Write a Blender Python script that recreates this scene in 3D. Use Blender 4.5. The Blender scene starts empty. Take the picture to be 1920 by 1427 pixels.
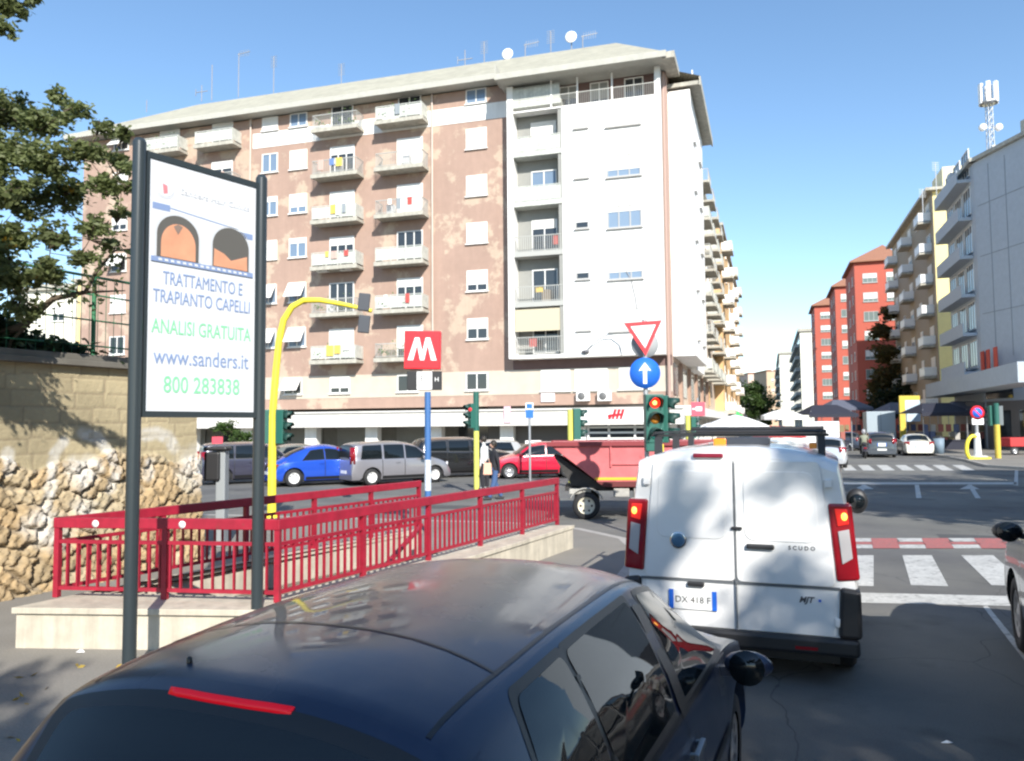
import bpy, math, random
import numpy as np
from mathutils import Vector, Matrix, noise as mnoise
random.seed(7)
rad = math.radians
# ---------------------------------------------------------------- camera, sky, sun
F = 1450.0; H = 2.1; PITCH = math.atan(86.5 / F); ROLL = rad(0.5)
scene = bpy.context.scene
col = scene.collection
cam = bpy.data.cameras.new("camera"); camo = bpy.data.objects.new("camera", cam); col.objects.link(camo)
cam.sensor_width = 36; cam.lens = F / 1920 * 36; cam.clip_end = 3000; cam.clip_start = 0.05
camo.matrix_world = Matrix.Translation((0, 0, H)) @ Matrix.Rotation(rad(90) + PITCH, 4, 'X') @ Matrix.Rotation(-ROLL, 4, 'Z')
scene.camera = camo
SUN_AZ = rad(15); SUN_EL = rad(32.5)
S = Vector((math.sin(SUN_AZ) * math.cos(SUN_EL), -math.cos(SUN_AZ) * math.cos(SUN_EL), math.sin(SUN_EL)))
world = bpy.data.worlds.new("World"); scene.world = world; world.use_nodes = True
wn = world.node_tree.nodes; bg = wn['Background']
sky = wn.new('ShaderNodeTexSky'); sky.sky_type = 'NISHITA'; sky.sun_disc = False
sky.sun_elevation = SUN_EL; sky.sun_rotation = rad(180) - SUN_AZ; sky.air_density = 1.0; sky.dust_density = 0.1; sky.ozone_density = 1.8
hs = wn.new('ShaderNodeHueSaturation'); hs.inputs['Saturation'].default_value = 1.08; hs.inputs['Hue'].default_value = .498; hs.inputs['Value'].default_value = 1.22; world.node_tree.links.new(sky.outputs[0], hs.inputs['Color']); world.node_tree.links.new(hs.outputs[0], bg.inputs[0]); bg.inputs[1].default_value = 0.115
sl = bpy.data.lights.new("sun", 'SUN'); sl.energy = 5.0; sl.angle = rad(0.53); sl.color = (1, .955, .88)
slo = bpy.data.objects.new("sun", sl); col.objects.link(slo); slo.rotation_euler = S.to_track_quat('Z', 'Y').to_euler()
scene.view_settings.view_transform = 'Standard'; scene.view_settings.look = 'None'
scene.view_settings.exposure = 0.68; scene.cycles.filter_width = 2.3; scene.view_settings.gamma = 1

# ---------------------------------------------------------------- placing helpers (pixel of the photo -> metres)
def ray(px, py):
    a = px - 960; b = -(py - 713.5); c, s = math.cos(ROLL), math.sin(ROLL)
    a, b = a * c + b * s, -a * s + b * c
    cp, sp = math.cos(PITCH), math.sin(PITCH)
    return Vector((a, F * cp - b * sp, F * sp + b * cp))
def G(px, py, z=0.0):
    d = ray(px, py); t = (z - H) / d.z; return Vector((d.x * t, d.y * t, z))
def at(px, py, Y):
    d = ray(px, py); t = Y / d.y; return Vector((d.x * t, Y, H + d.z * t))

# ---------------------------------------------------------------- materials
MATS = {}
def mat(name, c, rough=.6, metal=0, var=.0, scale=3.0, var2=0, scale2=.3, bump=0, bscale=40, coat=0, emit=None, es=1, spec=.5, c2=None, thr=None, c2scale=.4, trans=0, alpha=None):
    if name in MATS: return MATS[name]
    m = bpy.data.materials.new(name); m.use_nodes = True; nt = m.node_tree; N = nt.nodes; L = nt.links
    p = N['Principled BSDF']; p.inputs['Roughness'].default_value = rough; p.inputs['Metallic'].default_value = metal
    p.inputs['Specular IOR Level'].default_value = spec
    if coat: p.inputs['Coat Weight'].default_value = coat; p.inputs['Coat Roughness'].default_value = .04
    tc = N.new('ShaderNodeTexCoord')
    rgb = N.new('ShaderNodeRGB'); rgb.outputs[0].default_value = (*c, 1); cur = rgb.outputs[0]
    def nz(sc, det=6, ro=.6):
        n = N.new('ShaderNodeTexNoise'); n.inputs['Scale'].default_value = sc; n.inputs['Detail'].default_value = det; n.inputs['Roughness'].default_value = ro
        L.new(tc.outputs['Object'], n.inputs['Vector']); return n.outputs[0]
    if c2:
        r = N.new('ShaderNodeMapRange'); lo, hi = thr or (.48, .56); r.inputs[1].default_value = lo; r.inputs[2].default_value = hi
        L.new(nz(c2scale, 8, .65), r.inputs[0]); mx = N.new('ShaderNodeMix'); mx.data_type = 'RGBA'
        L.new(r.outputs[0], mx.inputs[0]); L.new(cur, mx.inputs[6]); mx.inputs[7].default_value = (*c2, 1); cur = mx.outputs[2]
    for v, sc in ((var, scale), (var2, scale2)):
        if v:
            r = N.new('ShaderNodeMapRange'); r.inputs[1].default_value = .3; r.inputs[2].default_value = .7; r.inputs[3].default_value = 1 - v; r.inputs[4].default_value = 1 + v
            L.new(nz(sc), r.inputs[0]); mx = N.new('ShaderNodeVectorMath'); mx.operation = 'SCALE'
            L.new(cur, mx.inputs[0]); L.new(r.outputs[0], mx.inputs['Scale']); cur = mx.outputs[0]
    L.new(cur, p.inputs['Base Color'])
    if bump:
        b = N.new('ShaderNodeBump'); b.inputs['Strength'].default_value = bump; b.inputs['Distance'].default_value = .02
        L.new(nz(bscale), b.inputs['Height']); L.new(b.outputs[0], p.inputs['Normal'])
    if emit: p.inputs['Emission Color'].default_value = (*emit, 1); p.inputs['Emission Strength'].default_value = es
    if trans: p.inputs['Transmission Weight'].default_value = trans
    if alpha is not None: p.inputs['Alpha'].default_value = alpha
    MATS[name] = m; return m

def wave_bump(m, scale, axis='X', strength=.6, dark=0):
    nt = m.node_tree; N = nt.nodes; L = nt.links; p = N['Principled BSDF']
    tc = N.new('ShaderNodeTexCoord'); w = N.new('ShaderNodeTexWave'); w.bands_direction = axis; w.inputs['Scale'].default_value = scale
    L.new(tc.outputs['Object'], w.inputs['Vector']); b = N.new('ShaderNodeBump'); b.inputs['Strength'].default_value = strength; b.inputs['Distance'].default_value = .05
    L.new(w.outputs['Color'], b.inputs['Height']); L.new(b.outputs[0], p.inputs['Normal']); return m

asphalt = mat('asphalt', (.155, .152, .138), .9, var=.18, scale=90, var2=.22, scale2=.35, bump=.5, bscale=160, c2=(.115, .113, .11), thr=(.45, .6), c2scale=.25)
paving = mat('pavement_asphalt', (.21, .195, .17), .9, var=.15, scale=50, var2=.15, scale2=.5, bump=.3, bscale=90)
kerbm = mat('kerb_stone', (.36, .34, .31), .8, var=.15, scale=12, bump=.2)
whitemark = mat('road_paint_white', (.47, .465, .44), .75, var=.2, scale=18, var2=.15, scale2=2, c2=(.22, .215, .205), thr=(.54, .66), c2scale=7)
redmark = mat('road_paint_red', (.38, .12, .11), .75, var=.15, scale=30, c2=(.2, .13, .12), thr=(.5, .7), c2scale=10)
travertine = mat('travertine', (.50, .45, .36), .6, var=.12, scale=6, var2=.1, scale2=1, c2=(.46, .41, .33), thr=(.58, .72), c2scale=2.5, bump=.1)
brick = mat('brick_facade', (.355, .242, .19), .85, var=.05, scale=2.5, var2=.07, scale2=.3, c2=(.46, .355, .27), thr=(.525, .575), c2scale=.42)
brick_plain = mat('brick_plain', (.335, .225, .17), .85, var=.1, scale=2.5)
brown_dark = mat('brown_wall', (.16, .10, .09), .85, var=.1)
plaster = mat('white_plaster', (.80, .785, .75), .8, var=.03, scale=.8)
cream = mat('cream_plaster', (.70, .66, .55), .8, var=.06, scale=.8)
concrete = mat('concrete', (.42, .40, .34), .85, var=.18, scale=3, bump=.2, bscale=20)
rooftile = wave_bump(mat('corrugated_roof', (.40, .38, .30), .85, var=.1, scale=.7), 2.2, 'X', .7)
shutter_w = wave_bump(mat('white_shutter', (.78, .77, .73), .6), 8, 'Z', .4)
shutter_g = wave_bump(mat('grey_roller_shutter', (.27, .27, .25), .6, var=.05), 8, 'Z', .4)
glass_d = mat('dark_window_glass', (.03, .035, .04), .06, spec=.8)
glass_b = mat('blue_window_glass', (.16, .22, .30), .1, spec=.8)
frame_w = mat('white_window_frame', (.75, .74, .71), .5)
interior = mat('dark_interior', (.05, .04, .035), .9)
railm = mat('balcony_rail_metal', (.40, .40, .37), .5)
railpanel = mat('balcony_panel', (.52, .53, .48), .5, var=.15, scale=4)
pipem = mat('brown_drainpipe', (.35, .24, .2), .6)
green_plant = mat('balcony_plant_leaves', (.08, .14, .04), .7, var=.4, scale=20)
steel = mat('galvanised_steel', (.42, .43, .44), .45, .6, var=.1)
black_pl = mat('black_plastic', (.018, .018, .02), .5)
rubber = mat('tyre_rubber', (.02, .02, .021), .8)
red_rail = mat('red_rail_paint', (.29, .010, .028), .5, var=.2, scale=8, c2=(.20, .03, .03), thr=(.62, .7), c2scale=9)
yellowp = mat('yellow_pole_paint', (.80, .66, .05), .45, var=.08, scale=6)
olive = mat('dull_yellow_paint', (.55, .42, .06), .5, var=.12, scale=6)
bluep = mat('blue_pole_paint', (.05, .14, .34), .45)
signpost = mat('grey_sign_frame', (.035, .045, .05), .3, .1)
green_sig = mat('green_signal_housing', (.02, .11, .085), .4)
white_p = mat('white_paint', (.80, .80, .79), .4)
red_p = mat('sign_red', (.72, .02, .03), .4)
blue_p = mat('sign_blue', (.02, .14, .62), .4)
chrome = mat('chrome', (.7, .7, .7), .12, 1)

def streaks(m, amt=.14, sx=1.6):      # vertical rain streaks and grime that belong to the surface
    nt = m.node_tree; N = nt.nodes; L = nt.links; p = N['Principled BSDF']; src = p.inputs['Base Color'].links[0].from_socket
    tc = N.new('ShaderNodeTexCoord'); mp = N.new('ShaderNodeMapping'); mp.inputs['Scale'].default_value = (sx, sx, .09 * sx); L.new(tc.outputs['Object'], mp.inputs[0]); n = N.new('ShaderNodeTexNoise'); n.inputs['Scale'].default_value = 1.6; n.inputs['Detail'].default_value = 7; n.inputs['Roughness'].default_value = .7; L.new(mp.outputs[0], n.inputs[0])
    r = N.new('ShaderNodeMapRange'); r.inputs[1].default_value = .38; r.inputs[2].default_value = .66; r.inputs[3].default_value = 1 + amt * .3; r.inputs[4].default_value = 1 - amt; L.new(n.outputs[0], r.inputs[0]); sc = N.new('ShaderNodeVectorMath'); sc.operation = 'SCALE'; L.new(src, sc.inputs[0]); L.new(r.outputs[0], sc.inputs['Scale']); L.new(sc.outputs[0], p.inputs['Base Color'])
for m_, a_, s_ in ((brick, .07, 1.2), (brick_plain, .07, 1.2), (plaster, .12, 1.2), (concrete, .2, 1.5), (travertine, .22, 4), (railpanel, .2, 3), (steel, .1, 3), (rooftile, .15, 1)): streaks(m_, a_, s_)
# ---------------------------------------------------------------- mesh builder
class MB:
    def __init__(s, M=None): s.v = []; s.f = []; s.M = M or Matrix(); s.sm = []
    def add(s, vs, fs, smooth=False):
        o = len(s.v); s.v += [tuple(s.M @ Vector(v)) for v in vs]; s.f += [tuple(o + i for i in f) for f in fs]; s.sm += [smooth] * len(fs); s.g = getattr(s, 'g', []) + [(o, len(s.v), len(s.f) - len(fs), len(s.f))]
    def box(s, x0, x1, y0, y1, z0, z1):
        v = [(x, y, z) for z in (z0, z1) for y in (y0, y1) for x in (x0, x1)]
        s.add(v, [(0, 2, 3, 1), (4, 5, 7, 6), (0, 1, 5, 4), (2, 6, 7, 3), (0, 4, 6, 2), (1, 3, 7, 5)])
    def bar(s, a, b, w, h=None, up=(0, 0, 1)):
        a = Vector(a); b = Vector(b); d = (b - a).normalized(); h = h or w; up = Vector(up)
        if abs(d.dot(up)) > .98: up = Vector((0, 1, 0))
        r = d.cross(up).normalized() * w / 2; u = r.cross(d).normalized() * h / 2
        v = [p + i * r + j * u for p in (a, b) for i, j in ((-1, -1), (1, -1), (1, 1), (-1, 1))]
        s.add(v, [(3, 2, 1, 0), (4, 5, 6, 7), (0, 1, 5, 4), (1, 2, 6, 5), (2, 3, 7, 6), (3, 0, 4, 7)])
    def tube(s, pts, r, n=10, cap=True):
        pts = [Vector(p) for p in pts]; rs = r if isinstance(r, (list, tuple)) else [r] * len(pts); vs = []; fs = []; prev = None
        for i, p in enumerate(pts):
            d = (pts[min(i + 1, len(pts) - 1)] - pts[max(i - 1, 0)]).normalized()
            a = prev if prev and abs(prev.dot(d)) < .95 else (Vector((0, 0, 1)) if abs(d.z) < .9 else Vector((1, 0, 0)))
            u = (a - d * a.dot(d)).normalized(); w = d.cross(u); prev = u
            vs += [p + (u * math.cos(2 * math.pi * k / n) + w * math.sin(2 * math.pi * k / n)) * rs[i] for k in range(n)]
        for i in range(len(pts) - 1):
            for k in range(n):
                a = i * n + k; b = i * n + (k + 1) % n; fs.append((a, b, b + n, a + n))
        s.add(vs, fs, True)
        if cap: s.add(vs[:n], [tuple(range(n))[::-1]]); s.add(vs[-n:], [tuple(range(n))])
    def prism(s, poly, axis, a, b):      # poly in 2D; axis 'y': (x,z) pairs ; 'z': (x,y) ; 'x': (y,z)
        def P(p, t): return (p[0], t, p[1]) if axis == 'y' else ((p[0], p[1], t) if axis == 'z' else (t, p[0], p[1]))
        n = len(poly); vs = [P(p, a) for p in poly] + [P(p, b) for p in poly]
        s.add(vs, [tuple(range(n))[::-1], tuple(range(n, 2 * n))] + [(i, (i + 1) % n, n + (i + 1) % n, n + i) for i in range(n)])
    def lathe(s, prof, c=(0, 0, 0), n=20, axis='z'):
        vs = []; fs = []
        for r, z in prof:
            for k in range(n):
                a = 2 * math.pi * k / n; x, y = r * math.cos(a), r * math.sin(a)
                p = (x, y, z) if axis == 'z' else ((x, z, y) if axis == 'y' else (z, x, y))
                vs.append((c[0] + p[0], c[1] + p[1], c[2] + p[2]))
        for i in range(len(prof) - 1):
            for k in range(n): a = i * n + k; b = i * n + (k + 1) % n; fs.append((a, b, b + n, a + n))
        s.add(vs, fs, True)
    def sphere(s, c, r, n=12, sc=(1, 1, 1)):
        vs = []; fs = []
        for i in range(n // 2 + 1):
            t = math.pi * i / (n // 2)
            for k in range(n):
                a = 2 * math.pi * k / n; vs.append((c[0] + r * sc[0] * math.sin(t) * math.cos(a), c[1] + r * sc[1] * math.sin(t) * math.sin(a), c[2] + r * sc[2] * math.cos(t)))
        for i in range(n // 2):
            for k in range(n): a = i * n + k; b = i * n + (k + 1) % n; fs.append((a, a + n, b + n, b))
        s.add(vs, fs, True)
    def mesh(s, name, m):
        me = bpy.data.meshes.new(name); me.from_pydata(s.v, [], s.f); me.materials.append(m)
        me.polygons.foreach_set('use_smooth', s.sm); me.validate(); me.update(); return me
    def each(s, name, m, parent=None, bevel=0):
        for v0, v1, f0, f1 in s.g:
            t = MB(); t.v = s.v[v0:v1]; t.f = [tuple(i - v0 for i in f) for f in s.f[f0:f1]]; t.sm = s.sm[f0:f1]; t.build(name, m, parent, bevel)
    def build(s, name, m, parent=None, bevel=0, label=None, sharp=None):
        o = link(name, s.mesh(name, m), parent)
        if bevel: b = o.modifiers.new('bevel', 'BEVEL'); b.width = bevel; b.segments = 2; b.limit_method = 'ANGLE'
        if label: o['label'] = label
        if sharp: o.data.set_sharp_from_angle(angle=rad(sharp))
        return o
def link(name, me, parent=None, M=None):
    o = bpy.data.objects.new(name, me); col.objects.link(o)
    if parent: o.parent = parent
    if M is not None: o.matrix_local = M
    return o
def tag(o, label=None, cat=None, group=None, kind=None):
    for k, v in (('label', label), ('category', cat), ('group', group), ('kind', kind)):
        if v: o[k] = v
    return o
def thing(name, label, cat, loc=(0, 0, 0), rotz=0, group=None):
    o = bpy.data.objects.new(name, None); o.empty_display_size = .3; col.objects.link(o); o.location = loc; o.rotation_euler = (0, 0, rotz)
    return tag(o, label, cat, group)
def dup(root, loc, rotz, label, group=None):
    def cp(o, par):
        c = o.copy(); col.objects.link(c); c.parent = par
        for ch in o.children: cp(ch, c)
        return c
    r = cp(root, None); r.location = loc; r.rotation_euler = (0, 0, rotz); r['label'] = label
    if group: r['group'] = group; root['group'] = group
    return r
def setting(name, mb, m): o = mb.build(name, m); o['kind'] = 'structure'; return o
def text(body, size, m, parent, M, name='lettering', ext=.002, align='CENTER', sx=1, shear=0, bold=0):
    cu = bpy.data.curves.new('t', 'FONT'); cu.body = body; cu.size = size; cu.extrude = ext; cu.align_x = align; cu.shear = shear; cu.offset = bold
    cu.resolution_u = 3
    to = bpy.data.objects.new('t', cu); me = bpy.data.meshes.new_from_object(to); me.name = name
    bpy.data.objects.remove(to); me.transform(Matrix.Diagonal((sx, 1, 1, 1))); me.materials.clear(); me.materials.append(m)
    return link(name, me, parent, M)
FACE = Matrix.Rotation(rad(90), 4, 'X')       # text lying in xz plane, readable from -y
def arc(cx, cz, r, a0, a1, n=16): return [(cx + r * math.cos(rad(a0 + (a1 - a0) * i / n)), cz + r * math.sin(rad(a0 + (a1 - a0) * i / n))) for i in range(n + 1)]

# ---------------------------------------------------------------- ground
g = MB()
hole = [Vector((-4.55, 8.35, 0)), Vector((-2.5, 7.95, 0)), Vector((.5, 13.3, 0)), Vector((-1.75, 13.2, 0))]
big = [(-1500, -600), (1500, -600), (1500, 2600), (-1500, 2600)]
hin = [(-4.35, 7.7), (-2.22, 7.42), (.62, 12.78), (-1.55, 12.4)]
mid = [(-30, -20), (40, -20), (60, 120), (-60, 120)]
for A, B in ((big, mid), (mid, hin)):
    for i in range(4):
        j = (i + 1) % 4; g.add([(*A[i], 0), (*A[j], 0), (*B[j], 0), (*B[i], 0)], [(0, 1, 2, 3)])
setting('road', g, asphalt)
# near pavement with the stairwell opening
outer = [(-3.6, -3), (-1.25, 3.7), (1.3, 9.6), (2.05, 12.2), (2.0, 13.8), (1.3, 15.2), (0, 16.2), (-9.4, 18.9), (-14, 20.3), (-14, -3)]
h2 = [(-4.28, 7.8), (-2.3, 7.5), (.5, 12.7), (-1.45, 12.3)]
def ring(outer, inner, z):
    import bmesh
    bm = bmesh.new(); es = []
    for loop in (outer, inner):
        if not loop: continue
        vs = [bm.verts.new((*p, z)) for p in loop]
        es += [bm.edges.new((vs[i], vs[(i + 1) % len(vs)])) for i in range(len(vs))]
    bmesh.ops.triangle_fill(bm, edges=es, use_beauty=True); bmesh.ops.recalc_face_normals(bm, faces=bm.faces)
    for f in bm.faces:
        if f.normal.z < 0: f.normal_flip()
    r = [tuple(v.co) for v in bm.verts], [tuple(v.index for v in f.verts) for f in bm.faces]
    bm.verts.index_update(); r = [tuple(v.co) for v in bm.verts], [tuple(v.index for v in f.verts) for f in bm.faces]
    bm.free(); return r
def inset(loop, d):
    out = []; n = len(loop)
    for i in range(n):
        p, q, r = (Vector(loop[(i + k) % n]) for k in (-1, 0, 1)); a = (q - p).normalized(); b = (r - q).normalized()
        na = Vector((-a.y, a.x)); nb = Vector((-b.y, b.x)); m = (na + nb).normalized(); out.append(tuple(q + m * d / max(.3, m.dot(na))))
    return out
def pavement(outer, inner, name='pavement', kerb='kerb', m=paving, h=.12):
    inn = inset(outer, .16); p = MB(); p.add(*ring(inn, inner, h)); setting(name, p, m)
    k = MB(); n = len(outer)
    for i in range(n):
        j = (i + 1) % n
        k.add([(*outer[i], 0), (*outer[j], 0), (*outer[j], h), (*outer[i], h)], [(0, 1, 2, 3)]); k.add([(*outer[i], h), (*outer[j], h), (*inn[j], h), (*inn[i], h)], [(0, 1, 2, 3)])
    setting(kerb, k, kerbm)
pavement(outer, h2)
# stairwell: walls, ramp floor
w = MB()
dn = -2.6
for i in range(4):
    a, b = h2[i], h2[(i + 1) % 4]
    if i == 2: continue
    w.add([(*a, dn), (*b, dn), (*b, .12), (*a, .12)], [(0, 1, 2, 3)])
w.add([(*h2[2], dn), (*h2[3], dn), (*h2[3], -.02), (*h2[2], -.02)], [(0, 1, 2, 3)])
setting('stairwell_wall', w, travertine)
st = MB(); N = 15
for i in range(N):
    t0, t1 = i / 17, (i + 1) / 17
    L0 = Vector(h2[3]).lerp(Vector(h2[0]), t0); L1 = Vector(h2[3]).lerp(Vector(h2[0]), t1); R0 = Vector(h2[2]).lerp(Vector(h2[1]), t0); R1 = Vector(h2[2]).lerp(Vector(h2[1]), t1); z = .1 - (i) * .165
    st.add([(*L0, z), (*R0, z), (*R1, z), (*L1, z), (*L1, z - .165), (*R1, z - .165)], [(0, 1, 2, 3), (3, 2, 5, 4)])
setting('stairs', st, mat('dark_stair_stone', (.10, .10, .10), .7, var=.1))
# far pavements
fr = lambda x, y: tuple((Matrix.Rotation(rad(-16.3), 2) @ Vector((x, y))) + Vector((0, 50)))
pavement([fr(-60, -6.5), fr(9, -6.5), fr(13, -3), fr(14.5, 2), (40, 130), (30, 140), fr(0, 40), fr(-60, 40)], None)
pavement([(22.6, 34.2), (60, 22), (90, 60), (95, 200), (78, 200)] + [(.33 * y + 10.6, y) for y in (120, 60, 42)] + [(22.2, 36.5)], None)
# wear of the road: cracks drawn by the shader, repair patches and covers as thin sheets
nt = asphalt.node_tree; p_ = nt.nodes['Principled BSDF']; src = p_.inputs['Base Color'].links[0].from_socket; tc_ = nt.nodes.new('ShaderNodeTexCoord'); nz_ = nt.nodes.new('ShaderNodeTexNoise'); nz_.inputs['Scale'].default_value = 1.5; ad_ = nt.nodes.new('ShaderNodeVectorMath'); ad_.operation = 'MULTIPLY_ADD'; ad_.inputs[1].default_value = (.5, .5, .5)
nt.links.new(tc_.outputs['Object'], nz_.inputs[0]); nt.links.new(nz_.outputs['Color'], ad_.inputs[0]); nt.links.new(tc_.outputs['Object'], ad_.inputs[2])
vo_ = nt.nodes.new('ShaderNodeTexVoronoi'); vo_.feature = 'DISTANCE_TO_EDGE'; vo_.inputs['Scale'].default_value = .38; nt.links.new(ad_.outputs[0], vo_.inputs['Vector']); mr_ = nt.nodes.new('ShaderNodeMapRange'); mr_.inputs[1].default_value = .0008; mr_.inputs[2].default_value = .0035; mr_.inputs[3].default_value = .62; mr_.inputs[4].default_value = 1; nt.links.new(vo_.outputs[0], mr_.inputs[0])
n2_ = nt.nodes.new('ShaderNodeTexNoise'); n2_.inputs['Scale'].default_value = .9; n2_.inputs['Detail'].default_value = 7; nt.links.new(tc_.outputs['Object'], n2_.inputs[0]); m2_ = nt.nodes.new('ShaderNodeMapRange'); m2_.inputs[1].default_value = .58; m2_.inputs[2].default_value = .66; m2_.inputs[3].default_value = 1; m2_.inputs[4].default_value = .72; nt.links.new(n2_.outputs[0], m2_.inputs[0])
mu_ = nt.nodes.new('ShaderNodeMath'); mu_.operation = 'MULTIPLY'; nt.links.new(mr_.outputs[0], mu_.inputs[0]); nt.links.new(m2_.outputs[0], mu_.inputs[1]); sc_ = nt.nodes.new('ShaderNodeVectorMath'); sc_.operation = 'SCALE'; nt.links.new(src, sc_.inputs[0]); nt.links.new(mu_.outputs[0], sc_.inputs['Scale']); nt.links.new(sc_.outputs[0], p_.inputs['Base Color'])
patchm = mat('road_patch_dark', (.075, .075, .075), .85, var=.2, scale=40, bump=.4, bscale=120)
for pts_ in (((7.4, 13.2), (9.9, 12.3), (10.5, 13.9), (8.0, 14.8)), ((-3.5, 20.5), (3.5, 18.9), (3.7, 19.7), (-3.3, 21.3)), ((3.3, 4.0), (4.1, 3.7), (5.1, 6.1), (4.3, 6.4)), ((12, 25.5), (17, 24.2), (17.3, 25.2), (12.3, 26.5)), ((2.2, 13.6), (3.4, 13.2), (3.7, 14.4), (2.5, 14.8))):
    pm_ = MB(); pm_.add([(*q_, .0035) for q_ in pts_], [(0, 1, 2, 3)]); setting('road_patch', pm_, patchm)
# painted markings
mk = MB()
def quad(mb, pts, z=.004): mb.add([tuple(G(*p, z)) for p in pts], [(0, 1, 2, 3)])
for a, b, c, d in ((1560, 1638, 1549, 1638), (1692, 1747, 1708, 1778), (1802, 1862, 1859, 1930), (1915, 1980, 1990, 2070)): quad(mk, [(c, 1097), (d, 1099), (b, 1041), (a, 1041)])
quad(mk, [(1150, 1120), (1990, 1138), (1990, 1120), (1150, 1100)])
setting('crosswalk_marking', mk, whitemark)
mk = MB(); rk = MB()
xs = [1560, 1584, 1633, 1681, 1728, 1777, 1826, 1875, 1925]
for i in range(len(xs) - 1):
    a, b = xs[i], xs[i + 1]; sh = .055 * (a - 1560); sh2 = .055 * (b - 1560)
    if i % 2 == 1: quad(mk, [(a + sh, 1015.5), (b + sh2, 1015.5), (b, 1009), (a, 1009)]); quad(mk, [(a + sh, 1028), (b + sh2, 1028), (b + sh2 * .6, 1021), (a + sh * .6, 1021)]); quad(rk, [(a + sh, 1020.6), (b + sh2, 1020.6), (b, 1015.9), (a, 1015.9)], .008)
    else: quad(rk, [(a + sh, 1028), (b + sh2, 1028), (b, 1009), (a, 1009)], .008)
setting('white_lane_border', mk, whitemark); setting('red_lane_border', rk, redmark)
mk = MB()
for a in (1440, 1475, 1510, 1540, 1575, 1608, 1643, 1678, 1713, 1748, 1785):
    s_ = (a - 1560) * .055; quad(mk, [(a + 8 + s_, 882), (a + 31 + s_, 882), (a + 20, 872), (a, 872)])
quad(mk, [(1440, 908), (1906, 908), (1906, 904.5), (1440, 904.5)])
quad(mk, [(1901, 910), (1909, 910), (1909, 882), (1903, 882)])
for cx, dx in ((1620, -12), (1719, 4), (1818, 16)):
    quad(mk, [(cx + dx - 5, 934), (cx + dx + 5, 934), (cx + 4, 909), (cx - 4, 909)])
    if dx != 4: mk.add([tuple(G(*p, .008)) for p in ((cx - 19, 917), (cx + 19, 917), (cx, 908.5))], [(0, 1, 2)])
setting('far_road_marking', mk, whitemark)
mk = MB(); quad(mk, [(1968, 1300), (1987, 1300), (1852, 1136), (1842, 1136)]); setting('lane_line', mk, whitemark)
# ---------------------------------------------------------------- facade parts (shared meshes)
CACHE = {}
def shared(key, fn, m):
    if key not in CACHE: mb = MB(); fn(mb); CACHE[key] = mb.mesh(key[0], m)
    return CACHE[key]
def T(x, y, z): return Matrix.Translation((x, y, z))
def window(par, M, w=1.4, h=1.4, kind='closed', name='window', m_sh=None, m_gl=None, m_fr=None, sill=True):
    m_sh = m_sh or shutter_w; m_gl = m_gl or glass_d; m_fr = m_fr or frame_w
    def fr(mb):
        t = .07
        mb.box(-w/2, -w/2+t, -.06, .02, 0, h); mb.box(w/2-t, w/2, -.06, .02, 0, h); mb.box(-w/2+t, w/2-t, -.06, .02, h-t, h); mb.box(-w/2+t, w/2-t, -.06, .02, 0, t)
        if kind != 'closed' and w > .9:
            n = 1 if w < 1.9 else 2
            for i in range(n): x = -w/2 + w*(i+1)/(n+1); mb.box(x-.035, x+.035, -.05, .02, t, h-t)
        if sill: mb.box(-w/2-.08, w/2+.08, -.14, .02, -.07, 0)
    o = link(name, shared((name, w, h, kind != 'closed', m_fr.name, sill), fr, m_fr), par, M)
    cut = {'closed': 0, 'half': .5, 'most': .75, 'low': .3, 'open': 1, 'tilt': .3}[kind]
    if kind != 'closed': link('pane', shared(('pane', w, h, m_gl.name), lambda mb: mb.box(-w/2+.07, w/2-.07, -.015, .01, .07, h-.07), m_gl), o)
    if kind == 'tilt': link('shutter', shared(('shutter', w, h, 'tilt', m_sh.name), lambda mb: mb.add([(-w/2, -.07, h), (w/2, -.07, h), (w/2, -.75, h*.22), (-w/2, -.75, h*.22), (-w/2, -.11, h), (w/2, -.11, h), (w/2, -.79, h*.22), (-w/2, -.79, h*.22)], [(0, 1, 2, 3), (7, 6, 5, 4), (3, 2, 6, 7), (0, 3, 7, 4), (1, 5, 6, 2), (0, 4, 5, 1)]), m_sh), o)
    elif kind != 'open': link('shutter', shared(('shutter', w, h, kind, m_sh.name), lambda mb: mb.box(-w/2+.07, w/2-.07, -.04, -.018, .07 + (h-.14)*cut, h-.07), m_sh), o)
    return o
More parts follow.
